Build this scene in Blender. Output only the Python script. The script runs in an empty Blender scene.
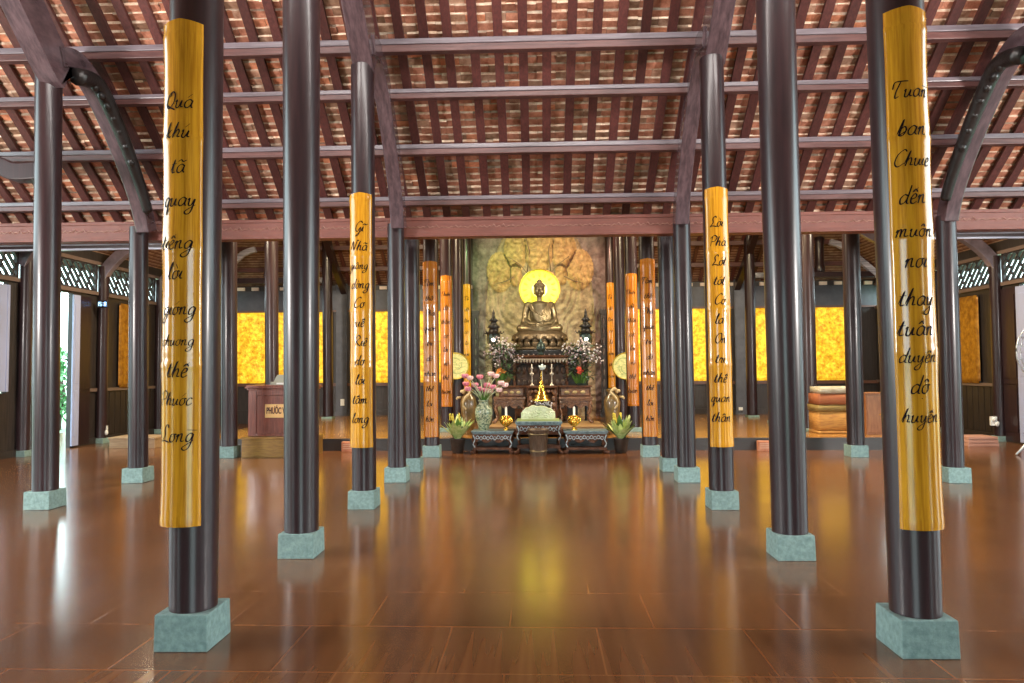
import bpy, math, random
from mathutils import Vector, Matrix, noise
random.seed(7)
PI = math.pi
S = bpy.context.scene
COL = S.collection
R_ = math.radians

# ------------------------------------------------------------------ camera
F, H = 700.0, 1.65
CM = Matrix.Rotation(R_(2.2), 3, 'Z') @ Matrix.Rotation(PI/2 + R_(2.27), 3, 'X') @ Matrix.Rotation(-R_(.35), 3, 'Z')
cd = bpy.data.cameras.new('camera'); cam = bpy.data.objects.new('camera', cd); COL.objects.link(cam)
cam.matrix_world = Matrix.Translation((0, 0, H)) @ CM.to_4x4()
cd.sensor_width = 36; cd.lens = F/1024*36; cd.clip_start = .05; cd.clip_end = 300
S.camera = cam
def at(px, py, Y):
    """world point seen at a photo pixel, on the upright plane at distance Y"""
    d = CM @ Vector(((px-512)/F, (341.5-py)/F, -1)); t = Y/d.y
    return Vector((d.x*t, Y, H + d.z*t))
def ax(px, Y, py=400): return at(px, py, Y).x

# ------------------------------------------------------------------ materials
def mat(name, color, rough=.5, metal=0, var=0, vscale=6, stretch=(1, 1, 1), color2=None, bump=0, bscale=None, coat=0, spec=.5,
        emit=None, estr=0, rnd=0, fine=0, vcol=None, trans=0, lo=.35, hi=.65):
    m = bpy.data.materials.new(name); m.use_nodes = True
    nt = m.node_tree; N = nt.nodes; L = nt.links; b = N['Principled BSDF']
    b.inputs['Roughness'].default_value = rough; b.inputs['Metallic'].default_value = metal
    b.inputs['Coat Weight'].default_value = coat; b.inputs['Coat Roughness'].default_value = .12
    b.inputs['Specular IOR Level'].default_value = spec
    b.inputs['Transmission Weight'].default_value = trans
    tc = N.new('ShaderNodeTexCoord'); mp = N.new('ShaderNodeMapping'); mp.inputs['Scale'].default_value = stretch
    L.new(tc.outputs['Object'], mp.inputs['Vector'])
    oi = N.new('ShaderNodeObjectInfo')
    add = N.new('ShaderNodeVectorMath'); add.operation = 'ADD'
    sc = N.new('ShaderNodeMath'); sc.operation = 'MULTIPLY'; sc.inputs[1].default_value = 37
    L.new(oi.outputs['Random'], sc.inputs[0]); L.new(mp.outputs[0], add.inputs[0]); L.new(sc.outputs[0], add.inputs[1])
    vec = add.outputs[0]
    c1 = tuple(color)+(1,)
    no = N.new('ShaderNodeTexNoise'); no.inputs['Scale'].default_value = vscale; no.inputs['Detail'].default_value = 5
    no.inputs['Roughness'].default_value = .62
    L.new(vec, no.inputs['Vector'])
    rp = N.new('ShaderNodeValToRGB'); rp.color_ramp.elements[0].position = lo; rp.color_ramp.elements[1].position = hi
    c2 = tuple(color2)+(1,) if color2 else tuple(min(1, c*(1-var)) for c in color)+(1,)
    rp.color_ramp.elements[0].color = c2; rp.color_ramp.elements[1].color = c1
    L.new(no.outputs['Fac'], rp.inputs[0])
    out = rp.outputs[0]
    if vcol:
        at_ = N.new('ShaderNodeAttribute'); at_.attribute_name = vcol
        mx = N.new('ShaderNodeMix'); mx.data_type = 'RGBA'; mx.blend_type = 'MULTIPLY'; mx.inputs[0].default_value = 1
        L.new(out, mx.inputs[6]); L.new(at_.outputs['Color'], mx.inputs[7]); out = mx.outputs[2]
    if rnd:
        hs = N.new('ShaderNodeHueSaturation'); mr = N.new('ShaderNodeMapRange')
        mr.inputs[3].default_value = 1-rnd; mr.inputs[4].default_value = 1+rnd
        L.new(oi.outputs['Random'], mr.inputs[0]); L.new(mr.outputs[0], hs.inputs['Value']); L.new(out, hs.inputs['Color']); out = hs.outputs[0]
    L.new(out, b.inputs['Base Color'])
    if bump:
        bp = N.new('ShaderNodeBump'); bp.inputs['Strength'].default_value = bump; bp.inputs['Distance'].default_value = .02
        if bscale:
            n2 = N.new('ShaderNodeTexNoise'); n2.inputs['Scale'].default_value = bscale; n2.inputs['Detail'].default_value = 4; L.new(vec, n2.inputs['Vector'])
            L.new(n2.outputs['Fac'], bp.inputs['Height'])
        else: L.new(no.outputs['Fac'], bp.inputs['Height'])
        L.new(bp.outputs[0], b.inputs['Normal'])
    if emit:
        b.inputs['Emission Color'].default_value = tuple(emit)+(1,); b.inputs['Emission Strength'].default_value = estr
        if fine:
            L.new(out, b.inputs['Emission Color'])
    return m

LACQ = mat('dark_lacquered_wood', (.032, .015, .017), .32, color2=(.018, .010, .012), vscale=4, stretch=(7, 7, .5), spec=.4, coat=.16, rnd=.15)
REDW = mat('red_brown_timber', (.145, .062, .056), .42, color2=(.072, .030, .030), vscale=4, stretch=(.6, 8, 8), bump=.15, rnd=.12)
PURG = mat('grey_lavender_timber', (.20, .165, .19), .36, color2=(.12, .095, .11), vscale=4, stretch=(.5, 8, 8), bump=.1, coat=.2)
BATT = mat('batten_timber', (.105, .032, .028), .45, color2=(.06, .019, .018), vscale=4, stretch=(8, .8, 8), bump=.15, rnd=.3)
HEAD = mat('carved_red_header', (.21, .062, .042), .45, color2=(.15, .042, .03), vscale=5, stretch=(.7, 6, 6), bump=.35, bscale=30)
GREYW = mat('grey_painted_beam', (.62, .62, .74), .35, color2=(.2, .2, .27), vscale=4, stretch=(.4, 6, 6), coat=.3)
RAFT = mat('curved_rafter_lacquer', (.12, .075, .085), .24, color2=(.055, .036, .042), vscale=3, stretch=(6, 1, 2), coat=.6, bump=.06)
STONE = mat('teal_grey_stone', (.24, .36, .34), .8, color2=(.15, .24, .23), vscale=26, bump=.25, rnd=.08)
BAMB = mat('golden_bamboo_lacquer', (.62, .29, .018), .17, color2=(.36, .14, .006), vscale=5, stretch=(11, 11, .35), coat=.3, bump=.01, rnd=.05, lo=.3, hi=.6)
BAMBO = mat('orange_bamboo_lacquer', (.50, .19, .010), .22, color2=(.34, .075, .004), vscale=5, stretch=(11, 11, .35), coat=.6, bump=.04, rnd=.08, lo=.3, hi=.62)
INK = mat('black_ink', (.010, .005, .005), .8, spec=.1)
TILE = mat('terracotta_tile', (.60, .32, .21), .85, color2=(.30, .125, .07), vscale=7, vcol='tint', bump=.5, bscale=40)
TILEE = mat('lit_tile_edge', (.95, .78, .60), .9, color2=(.50, .28, .18), vscale=9, vcol='tint')  # paler than the tile, paints in light caught by the edges
DARKW = mat('dark_wall_timber', (.040, .030, .026), .45, color2=(.018, .014, .013), vscale=4, stretch=(8, 8, .6), bump=.12)
GREYB = mat('dark_slate_frieze', (.075, .078, .095), .4, color2=(.045, .047, .06), vscale=3)
GOLDP = mat('glowing_gold_relief', (.98, .62, .035), .33, metal=.3, color2=(.52, .25, .008), vscale=9, bump=.9, bscale=18, emit=(1, .6, .05), estr=.6, fine=1, lo=.36, hi=.60)  # relief colour also feeds the emission, so the panels glow by themselves
GOLDD = mat('amber_relief_board', (.46, .22, .022), .4, metal=.3, color2=(.22, .085, .008), vscale=8, bump=.4, bscale=16)
GOLD = mat('polished_gold', (.95, .58, .10), .22, metal=.95)
DISC = mat('pale_gold_disc', (.86, .78, .36), .45, color2=(.45, .52, .22), vscale=14, stretch=(1, 1, 2), metal=.2, bump=.3)
BRONZE = mat('aged_bronze', (.21, .165, .09), .36, metal=.75, color2=(.15, .11, .06), vscale=9, bump=.15)
BRONZG = mat('green_bronze', (.10, .15, .14), .35, metal=.5, color2=(.05, .07, .07), vscale=12)
LOTUSB = mat('lotus_throne_bronze', (.17, .12, .065), .4, metal=.6, color2=(.10, .065, .035), vscale=14, bump=.3)
HALO = mat('lit_halo', (1, .83, .04), .5, color2=(.85, .78, .02), vscale=14, emit=(1, .85, .05), estr=1.0, fine=1)
HALOC = mat('lit_halo_centre', (1, .9, .3), .5, emit=(1, .9, .28), estr=1.0)
RIM = mat('brass_rim', (.45, .34, .04), .4, metal=.6)
CARV = mat('carved_dark_rosewood', (.15, .062, .032), .45, color2=(.055, .022, .012), vscale=12, bump=.5, bscale=35, spec=.3)
CARVR = mat('carved_worn_rosewood', (.30, .145, .075), .4, color2=(.09, .045, .03), vscale=14, bump=.5, bscale=35, coat=.3)
SCRL = mat('pale_scroll_carving', (.50, .58, .60), .45, color2=(.26, .33, .36), vscale=16)
CARVG = mat('grey_blue_carved_edge', (.20, .27, .29), .35, color2=(.08, .12, .13), vscale=16, bump=.3)
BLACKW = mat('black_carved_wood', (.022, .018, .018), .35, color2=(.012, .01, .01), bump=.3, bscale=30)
MATW = mat('tan_bench_wood', (.42, .26, .12), .4, color2=(.27, .155, .065), vscale=5, stretch=(.6, 6, 6))
JADE = mat('pale_jade', (.84, .88, .60), .4, color2=(.62, .68, .38), vscale=14, bump=.5, bscale=20)
CER_B = mat('brown_ceramic', (.20, .125, .04), .3, color2=(.09, .055, .018), vscale=8, coat=.5)
CER_G = mat('green_patterned_ceramic', (.42, .46, .30), .3, color2=(.07, .12, .07), vscale=24, coat=.6, lo=.44, hi=.56)
POT = mat('dark_glazed_pot', (.055, .042, .034), .35, color2=(.03, .022, .018), vscale=7)
BUCK = mat('bronze_bucket', (.13, .085, .055), .38, metal=.35, color2=(.07, .045, .03), vscale=8, stretch=(5, 5, .6))
LEAF = mat('leaf_green', (.12, .26, .05), .45, color2=(.05, .13, .025), vscale=8)
LEAFL = mat('pale_leaf', (.74, .80, .38), .45, color2=(.36, .52, .14), vscale=10)
LEAFD = mat('dark_leaf', (.06, .11, .045), .5, color2=(.02, .045, .02), vscale=10)
STEM = mat('pale_stem', (.45, .52, .32), .5)
PINK = mat('pink_petals', (.82, .33, .42), .55, color2=(.62, .16, .26), vscale=20)
PINKL = mat('pale_pink_petals', (.88, .66, .62), .55, color2=(.80, .45, .48), vscale=20)
WHITEF = mat('white_petals', (.80, .77, .78), .6, color2=(.55, .50, .52), vscale=20)
ORANGE = mat('orange_petals', (.75, .27, .04), .55, color2=(.45, .15, .02), vscale=20)
RED = mat('red_petals', (.75, .09, .04), .55)
YELLOW = mat('yellow_petals', (.75, .60, .08), .55)
CANDLE = mat('candle_wax', (.85, .78, .68), .5)
CHERRY = mat('cherry_lectern_wood', (.23, .062, .038), .32, color2=(.12, .030, .02), vscale=5, stretch=(8, 8, .7), coat=.4)
OCHRE = mat('ochre_step_wood', (.30, .165, .035), .38, color2=(.18, .09, .018), vscale=6, stretch=(1, 6, 6))
PLATEM = mat('gold_sign_plate', (.72, .42, .16), .4, metal=.2)
GREYM = mat('grey_metal', (.32, .31, .25), .4, metal=.3)
WHITEP = mat('white_plastic', (.75, .75, .72), .5)
WHITEL = mat('white_painted_leaf', (.36, .40, .60), .4)
PALEW = mat('pale_wood', (.42, .29, .17), .5, color2=(.30, .19, .10), vscale=5, stretch=(.6, 6, 6))
PINKW = mat('pinkish_board', (.55, .30, .22), .5)
CLOTHW = mat('folded_white_cloth', (.50, .46, .36), .8, color2=(.3, .25, .16), vscale=6, stretch=(1, 1, 6))
CLOTHR = mat('folded_red_mat', (.30, .10, .03), .8, color2=(.25, .07, .03), vscale=6, stretch=(1, 1, 6))
CLOTHO = mat('folded_olive_mat', (.26, .18, .05), .8, color2=(.16, .10, .03), vscale=6, stretch=(1, 1, 6))
CLOTHY = mat('folded_gold_mat', (.48, .24, .05), .8, color2=(.30, .13, .03), vscale=6, stretch=(1, 1, 6))
STEEL = mat('steel_wire', (.5, .52, .55), .3, metal=.8)
BLK = mat('black_plastic', (.02, .02, .022), .4)
BULB = mat('glowing_bulb', (1, .95, .75), .5, emit=(1, .93, .7), estr=6)
LED = mat('led_digits', (.4, .7, 1), .5, emit=(.45, .75, 1), estr=1.6)
REL = mat('carved_relief_rock', (.36, .30, .25), .7, color2=(.17, .14, .12), vscale=7, bump=.9, bscale=22, vcol='tint')
GROUND = mat('garden_ground', (.38, .50, .34), .9, color2=(.26, .38, .22), vscale=.6)
TREEL = mat('garden_leaves', (.13, .33, .12), .6, color2=(.04, .15, .05), vscale=3)
SIGNR = mat('reddish_sign_wood', (.62, .26, .14), .5, color2=(.5, .18, .09), vscale=12)
RAILM = mat('rail_wood', (.16, .11, .09), .35, coat=.3)
STEPM = mat('dark_step_face', (.055, .05, .048), .4)

def floor_mat(name, base=(.180, .074, .029), dark=(.128, .049, .0185), rough=.17):
    m = bpy.data.materials.new(name); m.use_nodes = True; nt = m.node_tree; N = nt.nodes; L = nt.links; b = N['Principled BSDF']
    tc = N.new('ShaderNodeTexCoord')
    br = N.new('ShaderNodeTexBrick'); br.offset = .4; br.offset_frequency = 2
    br.inputs['Scale'].default_value = 1; br.inputs['Brick Width'].default_value = .92; br.inputs['Row Height'].default_value = .69
    br.inputs['Mortar Size'].default_value = .006; br.inputs['Mortar Smooth'].default_value = .3; br.inputs['Bias'].default_value = 0
    br.inputs['Color1'].default_value = (.90, .90, .90, 1); br.inputs['Color2'].default_value = (1.08, 1.06, 1.03, 1); br.inputs['Mortar'].default_value = (1.45, 1.4, 1.35, 1)
    off = N.new('ShaderNodeMapping'); off.inputs['Location'].default_value = (.2, .285, 0)
    L.new(tc.outputs['Object'], off.inputs['Vector']); L.new(off.outputs[0], br.inputs['Vector'])
    mp = N.new('ShaderNodeMapping'); mp.inputs['Scale'].default_value = (9, .10, 1); L.new(tc.outputs['Object'], mp.inputs['Vector'])
    n1 = N.new('ShaderNodeTexNoise'); n1.inputs['Scale'].default_value = 1.6; n1.inputs['Detail'].default_value = 1; n1.inputs['Roughness'].default_value = .65
    L.new(mp.outputs[0], n1.inputs['Vector'])
    rp = N.new('ShaderNodeValToRGB'); rp.color_ramp.elements[0].position = .35; rp.color_ramp.elements[1].position = .75
    rp.color_ramp.elements[0].color = dark+(1,); rp.color_ramp.elements[1].color = base+(1,)
    L.new(n1.outputs['Fac'], rp.inputs[0])
    mx = N.new('ShaderNodeMix'); mx.data_type = 'RGBA'; mx.blend_type = 'MULTIPLY'; mx.inputs[0].default_value = 1
    L.new(rp.outputs[0], mx.inputs[6]); L.new(br.outputs['Color'], mx.inputs[7]); L.new(mx.outputs[2], b.inputs['Base Color'])
    n2 = N.new('ShaderNodeTexNoise'); n2.inputs['Scale'].default_value = 1.3; n2.inputs['Detail'].default_value = 3; L.new(tc.outputs['Object'], n2.inputs['Vector'])
    mr = N.new('ShaderNodeMapRange'); mr.inputs[3].default_value = rough-.03; mr.inputs[4].default_value = rough+.07; b.inputs['Specular IOR Level'].default_value = .8; b.inputs['Coat Weight'].default_value = .15; b.inputs['Coat Roughness'].default_value = .15
    L.new(n2.outputs['Fac'], mr.inputs[0]); L.new(mr.outputs[0], b.inputs['Roughness'])
    bp = N.new('ShaderNodeBump'); bp.inputs['Strength'].default_value = .15; bp.inputs['Distance'].default_value = .004; bp.invert = True
    L.new(br.outputs['Fac'], bp.inputs['Height']); L.new(bp.outputs[0], b.inputs['Normal'])
    return m
FLOORM = floor_mat('wood_look_floor_tiles')
FLOORP = floor_mat('platform_boards', (.42, .21, .055), (.30, .14, .035), .14)

def roof_band_mat():
    m = bpy.data.materials.new('rear_roof_tiles'); m.use_nodes = True; nt = m.node_tree; N = nt.nodes; L = nt.links; b = N['Principled BSDF']
    b.inputs['Roughness'].default_value = .85
    tc = N.new('ShaderNodeTexCoord'); sx = N.new('ShaderNodeSeparateXYZ'); L.new(tc.outputs['Object'], sx.inputs[0])
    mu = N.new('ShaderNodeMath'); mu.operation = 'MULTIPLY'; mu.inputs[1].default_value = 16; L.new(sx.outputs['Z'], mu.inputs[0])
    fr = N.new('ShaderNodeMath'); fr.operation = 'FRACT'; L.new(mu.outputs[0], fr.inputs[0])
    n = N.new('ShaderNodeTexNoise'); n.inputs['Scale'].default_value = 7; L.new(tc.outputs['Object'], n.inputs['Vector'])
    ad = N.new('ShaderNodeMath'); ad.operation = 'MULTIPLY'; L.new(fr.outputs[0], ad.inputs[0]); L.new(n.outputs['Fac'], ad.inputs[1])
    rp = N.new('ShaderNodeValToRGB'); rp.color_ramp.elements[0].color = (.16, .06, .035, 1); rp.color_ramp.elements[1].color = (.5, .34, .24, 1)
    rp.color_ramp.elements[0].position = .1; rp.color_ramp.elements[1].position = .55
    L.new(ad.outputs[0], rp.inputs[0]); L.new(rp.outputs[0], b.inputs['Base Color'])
    bp = N.new('ShaderNodeBump'); bp.inputs['Strength'].default_value = .6; bp.inputs['Distance'].default_value = .02
    L.new(fr.outputs[0], bp.inputs['Height']); L.new(bp.outputs[0], b.inputs['Normal'])
    return m
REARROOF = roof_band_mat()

# ------------------------------------------------------------------ mesh builder
class MB:
    def __init__(s): s.v = []; s.f = []; s.sm = []; s.c = []; s.mi = []; s.M = None; s.cur = (1, 1, 1, 1); s.m = 0
    def add(s, vs, fs, smooth=False):
        n = len(s.v)
        for p in vs:
            p = Vector(p); s.v.append(s.M @ p if s.M else p)
        for f in fs: s.f.append(tuple(i+n for i in f)); s.sm.append(smooth); s.c.append(s.cur); s.mi.append(s.m)
    def box(s, x0, x1, y0, y1, z0, z1, top=None):
        t = top or (0, 0)
        s.add([(x0, y0, z0), (x1, y0, z0), (x1, y1, z0), (x0, y1, z0), (x0+t[0], y0+t[1], z1), (x1-t[0], y0+t[1], z1), (x1-t[0], y1-t[1], z1), (x0+t[0], y1-t[1], z1)],
              [(3, 2, 1, 0), (4, 5, 6, 7), (0, 1, 5, 4), (1, 2, 6, 5), (2, 3, 7, 6), (3, 0, 4, 7)]); return s
    def lathe(s, prof, seg=24, c=(0, 0, 0), caps=True, lobes=0, lamp=0):
        vs = []; fs = []; n = len(prof)
        for r, z in prof:
            for k in range(seg):
                a = 2*PI*k/seg; rr = r*(1+lamp*abs(math.sin(lobes*a/2))) if lobes else r
                vs.append((c[0]+rr*math.cos(a), c[1]+rr*math.sin(a), c[2]+z))
        for i in range(n-1):
            for k in range(seg):
                k2 = (k+1) % seg; fs.append((i*seg+k, i*seg+k2, (i+1)*seg+k2, (i+1)*seg+k))
        s.add(vs, fs, True)
        if caps:
            for i, rv in ((0, True), (n-1, False)):
                if prof[i][0] > 1e-4:
                    ring = vs[i*seg:(i+1)*seg]; s.add(ring, [tuple(reversed(range(seg))) if rv else tuple(range(seg))])
        return s
    def tube(s, pts, rad, seg=8, caps=True):
        pts = [Vector(p) for p in pts]; n = len(pts); vs = []; fs = []; up = Vector((0, 0, 1))
        for i, p in enumerate(pts):
            t = (pts[min(i+1, n-1)]-pts[max(i-1, 0)]).normalized()
            u = up.cross(t)
            if u.length < .05: u = Vector((1, 0, 0)).cross(t)
            u.normalize(); w = t.cross(u)
            r = rad(i/(n-1)) if callable(rad) else rad
            for k in range(seg):
                a = 2*PI*k/seg; vs.append(p+u*(r*math.cos(a))+w*(r*math.sin(a)))
        for i in range(n-1):
            for k in range(seg):
                k2 = (k+1) % seg; fs.append((i*seg+k, i*seg+k2, (i+1)*seg+k2, (i+1)*seg+k))
        if caps: fs += [tuple(reversed(range(seg))), tuple((n-1)*seg+k for k in range(seg))]
        s.add(vs, fs, True); return s
    def ell(s, c, r, seg=14, rings=9, rot=None, lump=0):
        vs = []; fs = []
        for i in range(rings+1):
            th = PI*i/rings
            for k in range(seg):
                a = 2*PI*k/seg; p = Vector((math.sin(th)*math.cos(a)*r[0], math.sin(th)*math.sin(a)*r[1], math.cos(th)*r[2]))
                if lump: p *= 1+lump*noise.noise(p*14+Vector(c)*5)
                if rot: p = rot @ p
                vs.append(p+Vector(c))
        for i in range(rings):
            for k in range(seg):
                k2 = (k+1) % seg; fs.append((i*seg+k, (i+1)*seg+k, (i+1)*seg+k2, i*seg+k2))
        s.add(vs, fs, True); return s
    def sweep(s, path, axis, width, hts):
        """box section swept along a path of (a, z); axis 'X' or 'Y' tells which way a runs; pos = fixed other coord; path pts are undersides"""
        pos, w = width; vs = []; fs = []; n = len(path)
        for i, (a, z) in enumerate(path):
            a0, z0 = path[max(i-1, 0)]; a1, z1 = path[min(i+1, n-1)]
            l = math.hypot(a1-a0, z1-z0); nx, nz = -(z1-z0)/l, (a1-a0)/l
            if nz < 0: nx, nz = -nx, -nz
            h = hts[i] if isinstance(hts, (list, tuple)) else hts
            for (sd, k) in ((-1, 0), (1, 0), (1, 1), (-1, 1)):
                aa, zz, bb = a+nx*h*k, z+nz*h*k, pos+sd*w/2
                vs.append((bb, aa, zz) if axis == 'Y' else (aa, bb, zz))
        for i in range(n-1):
            for k in range(4):
                k2 = (k+1) % 4; fs.append((i*4+k, i*4+k2, (i+1)*4+k2, (i+1)*4+k))
        fs += [(3, 2, 1, 0), tuple((n-1)*4+k for k in range(4))]
        s.add(vs, fs); return s
    def prism(s, poly, y0, y1, smooth=False):
        n = len(poly); vs = [(x, y0, z) for x, z in poly]+[(x, y1, z) for x, z in poly]
        fs = [tuple(range(n)), tuple(reversed(range(n, 2*n)))]
        s.add(vs, fs); s.add(vs, [(i, i+n, (i+1) % n+n, (i+1) % n) for i in range(n)], smooth); return s
    def leaf(s, base, d, L, w, droop=.3, seg=5):
        base = Vector(base); d = Vector(d).normalized(); side = d.cross(Vector((0, 0, 1)))
        if side.length < .05: side = Vector((1, 0, 0))
        side.normalize(); vs = []; fs = []
        for i in range(seg+1):
            t = i/seg; p = base+d*(L*t)+Vector((0, 0, -droop*L*t*t)); ww = w*math.sin(PI*min(.98, t*.85+.12))
            vs += [p-side*ww/2, p+Vector((0, 0, -.15*ww)), p+side*ww/2]
        for i in range(seg):
            for k in range(2): fs.append((i*3+k, i*3+k+1, (i+1)*3+k+1, (i+1)*3+k))
        s.add(vs, fs, True); return s
    def build(s, name, m, parent=None, bevel=0, loc=None, kind=None, flip=False):
        me = bpy.data.meshes.new(name); me.from_pydata([tuple(p) for p in s.v], [], s.f)
        for mm in (m if isinstance(m, (list, tuple)) else [m]): me.materials.append(mm)
        me.polygons.foreach_set('use_smooth', s.sm); me.polygons.foreach_set('material_index', s.mi)
        if any(c != (1, 1, 1, 1) for c in s.c):
            ca = me.color_attributes.new('tint', 'FLOAT_COLOR', 'CORNER'); i = 0
            for f, c in zip(s.f, s.c):
                for _ in f: ca.data[i].color = c; i += 1
        me.update()
        o = bpy.data.objects.new(name, me); COL.objects.link(o)
        if parent: o.parent = parent
        if loc is not None: o.location = loc
        if bevel:
            b = o.modifiers.new('Bevel', 'BEVEL'); b.width = bevel; b.segments = 2; b.limit_method = 'ANGLE'; b.harden_normals = False
        if kind: o['kind'] = kind
        return o
def tag(o, label, cat, group=None, kind=None):
    o['label'] = label; o['category'] = cat
    if group: o['group'] = group
    if kind: o['kind'] = kind
    return o
def thing(name, label, cat, loc=(0, 0, 0), rz=0, group=None):
    o = bpy.data.objects.new(name, None); COL.objects.link(o); o.location = loc; o.rotation_euler = (0, 0, rz); o.empty_display_size = .1
    return tag(o, label, cat, group)
KIDS = {}
def kids(o): return [c for c in bpy.data.objects if c.parent == o]
def dup(root, loc, label=None, rz=None, group=None):
    r = root.copy(); COL.objects.link(r); r.location = loc
    if label: r['label'] = label
    if group: r['group'] = group
    if rz is not None: r.rotation_euler = (0, 0, rz)
    for ch in kids(root):
        c = ch.copy(); COL.objects.link(c); c.parent = r
        for g in kids(ch):
            d = g.copy(); COL.objects.link(d); d.parent = c
    return r
def struct(name, b, m, **k): return b.build(name, m, kind='structure', **k)

# ------------------------------------------------------------------ setting
XL, XR = -10.25, 10.25
b = MB(); b.box(-13, 13, -1.2, 22, -.2, 0); struct('floor', b, FLOORM)
PF, PZ, PX = 14.27, .245, 7.2
b = MB(); b.box(-PX, PX, PF+.03, 21.55, .0, PZ); struct('floor', b, FLOORP)
b = MB(); b.box(-PX, PX, PF, PF+.03, 0, PZ-.02); b.box(-PX, PX, PF-.02, PF+.03, PZ-.02, PZ+.004); struct('trim_1', b, [STEPM])
b = MB(); b.box(-60, 60, -40, 80, -.5, -.3); struct('ground', b, GROUND)

# front hall roof : tile underside with stepped courses
m_, A_ = .82, 12.91                      # purlin underside: z = A - m*Y
def zr(Y): return A_-m_*Y
ridgeY = 5.35
b = MB(); TY0, TY1, co = ridgeY, 11.35, .0880
nrow = int((TY1-TY0)/co); off = .275
ncol = 100; x0 = -12.8; tw = 25.6/ncol
for r in range(nrow):
    ya = TY0+r*co; yb = ya+co
    sh = (r % 2)*tw*.5
    for c in range(ncol):
        xa = x0+c*tw+sh; g = noise.noise(Vector((xa*1.3, r*5.37, 2)))+random.uniform(-.06, .06); k = 1+.45*noise.noise(Vector((xa*1.1, r*3.71, 9)))+random.uniform(-.05, .05)
        if g < .08: tint = (k*1.0, k*.82, k*.80)
        elif g < .2: tint = (k*.95, k*1.08, k*1.15)
        elif g < .3: tint = (k*.66, k*.72, k*.70)
        else: tint = (k*1.2, k*.90, k*.74)
        jz = random.uniform(-.010, .010); j2 = random.uniform(-.010, .010)
        za = zr(ya)+off-.016+jz; zb = zr(yb)+off+.010+j2
        b.cur = tint+(1,); b.m = 0
        b.add([(xa, ya, za), (xa+tw*.985, ya, za+j2*.5), (xa+tw*.985, yb, zb-j2*.5), (xa, yb, zb)], [(0, 1, 2, 3)])
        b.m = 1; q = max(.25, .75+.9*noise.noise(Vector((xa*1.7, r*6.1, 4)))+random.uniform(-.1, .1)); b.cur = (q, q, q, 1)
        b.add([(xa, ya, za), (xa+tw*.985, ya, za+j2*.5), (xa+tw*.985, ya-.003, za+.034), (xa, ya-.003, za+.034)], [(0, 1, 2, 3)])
b.m = 1; b.cur = (.4, .4, .4, 1)
b.add([(x0, TY0, zr(TY0)+off+.06), (-x0, TY0, zr(TY0)+off+.06), (-x0, TY1, zr(TY1)+off+.06), (x0, TY1, zr(TY1)+off+.06)], [(0, 1, 2, 3)])
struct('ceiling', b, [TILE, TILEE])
b = MB(); Ye = -1.6; zt = zr(ridgeY)+off
b.sweep([(Ye, zt-m_*(ridgeY-Ye)), (ridgeY, zt)], 'Y', (0, 25.6), .08); struct('ceiling', b, mat('front_slope_tiles', (.33, .14, .08), .85, color2=(.2, .08, .05), vscale=6))

# rear hall roof: hipped, with a raised middle over the altar
def zrear(x, y):
    if abs(x) < 2.45 and y > 15.6: return 8.1
    return min(4.28+.8*(10.4-abs(x)), 4.38+.75*(21.7-y), 4.12+.79*(y-11.2), 8.1)
b = MB(); xs = [-10.7+.25*i for i in range(86)]+[10.7]; xs = sorted(set(xs+[-2.45, -2.4499, 2.45, 2.4499])); ys = [11.2+.25*i for i in range(43)]+[21.9]
vs = [(x, y, zrear(x, y)) for y in ys for x in xs]; n = len(xs)
fs = [(j*n+i, j*n+i+1, (j+1)*n+i+1, (j+1)*n+i) for j in range(len(ys)-1) for i in range(n-1)]
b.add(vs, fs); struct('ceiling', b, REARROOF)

# unseen front wall, added with openings that shape highlights on the columns
b = MB(); x = -12.8
for xa, xb in ((-8.4, -7.2), (-1.1, 1.1), (7.2, 8.4)):
    b.box(x, xa, -1.0, -.85, 0, 3.7); b.box(xa, xb, -1.0, -.85, 3.2, 3.7); x = xb
b.box(x, 12.8, -1.0, -.85, 0, 3.7)
struct('wall_front_unseen', b, DARKW)
for s, nm in ((-1, 'wall_left'), (1, 'wall_right')):  # unseen front hall side walls, added to cut light from the sides
    xa, xb = sorted((s*12.35, s*12.5)); b = MB(); y = -1.0
    for ya, yb in ((1.2, 2.6), (5.6, 7.0), (8.6, 10.2)):
        b.box(xa, xb, y, ya, 0, 3.9); b.box(xa, xb, ya, yb, 3.1, 3.9); y = yb
    b.box(xa, xb, y, 11.6, 0, 3.9); b.box(min(xa, s*10.2), max(xb, s*10.2), 11.45, 11.6, 0, 4.3); struct(nm, b, DARKW)
# back wall
b = MB(); b.box(XL-.1, XR+.1, 21.62, 21.8, 0, 4.3); b.box(-2.6, 2.6, 21.62, 21.8, 4.3, 8.1)
b.box(XL, XR, 21.56, 21.62, 0, .42)
wb = struct('wall_back', b, DARKW)
b = MB(); b.box(XL, XR, 21.57, 21.62, 3.52, 4.14); struct('trim_2', b, GREYB)
b = MB()
for x in [-9.9+.45*i for i in range(45)]: b.box(x, x+.22, 21.55, 21.62, 4.16, 4.26)
struct('trim_3', b, mat('white_wedge_blocks', (.72, .6, .52), .7))
b = MB(); b.box(XL, XR, 21.53, 21.62, 1.16, 1.25); b.box(XL, XR, 21.55, 21.62, 3.47, 3.53); struct('trim_4', b, mat('panel_rail', (.13, .06, .04), .4))

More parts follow.
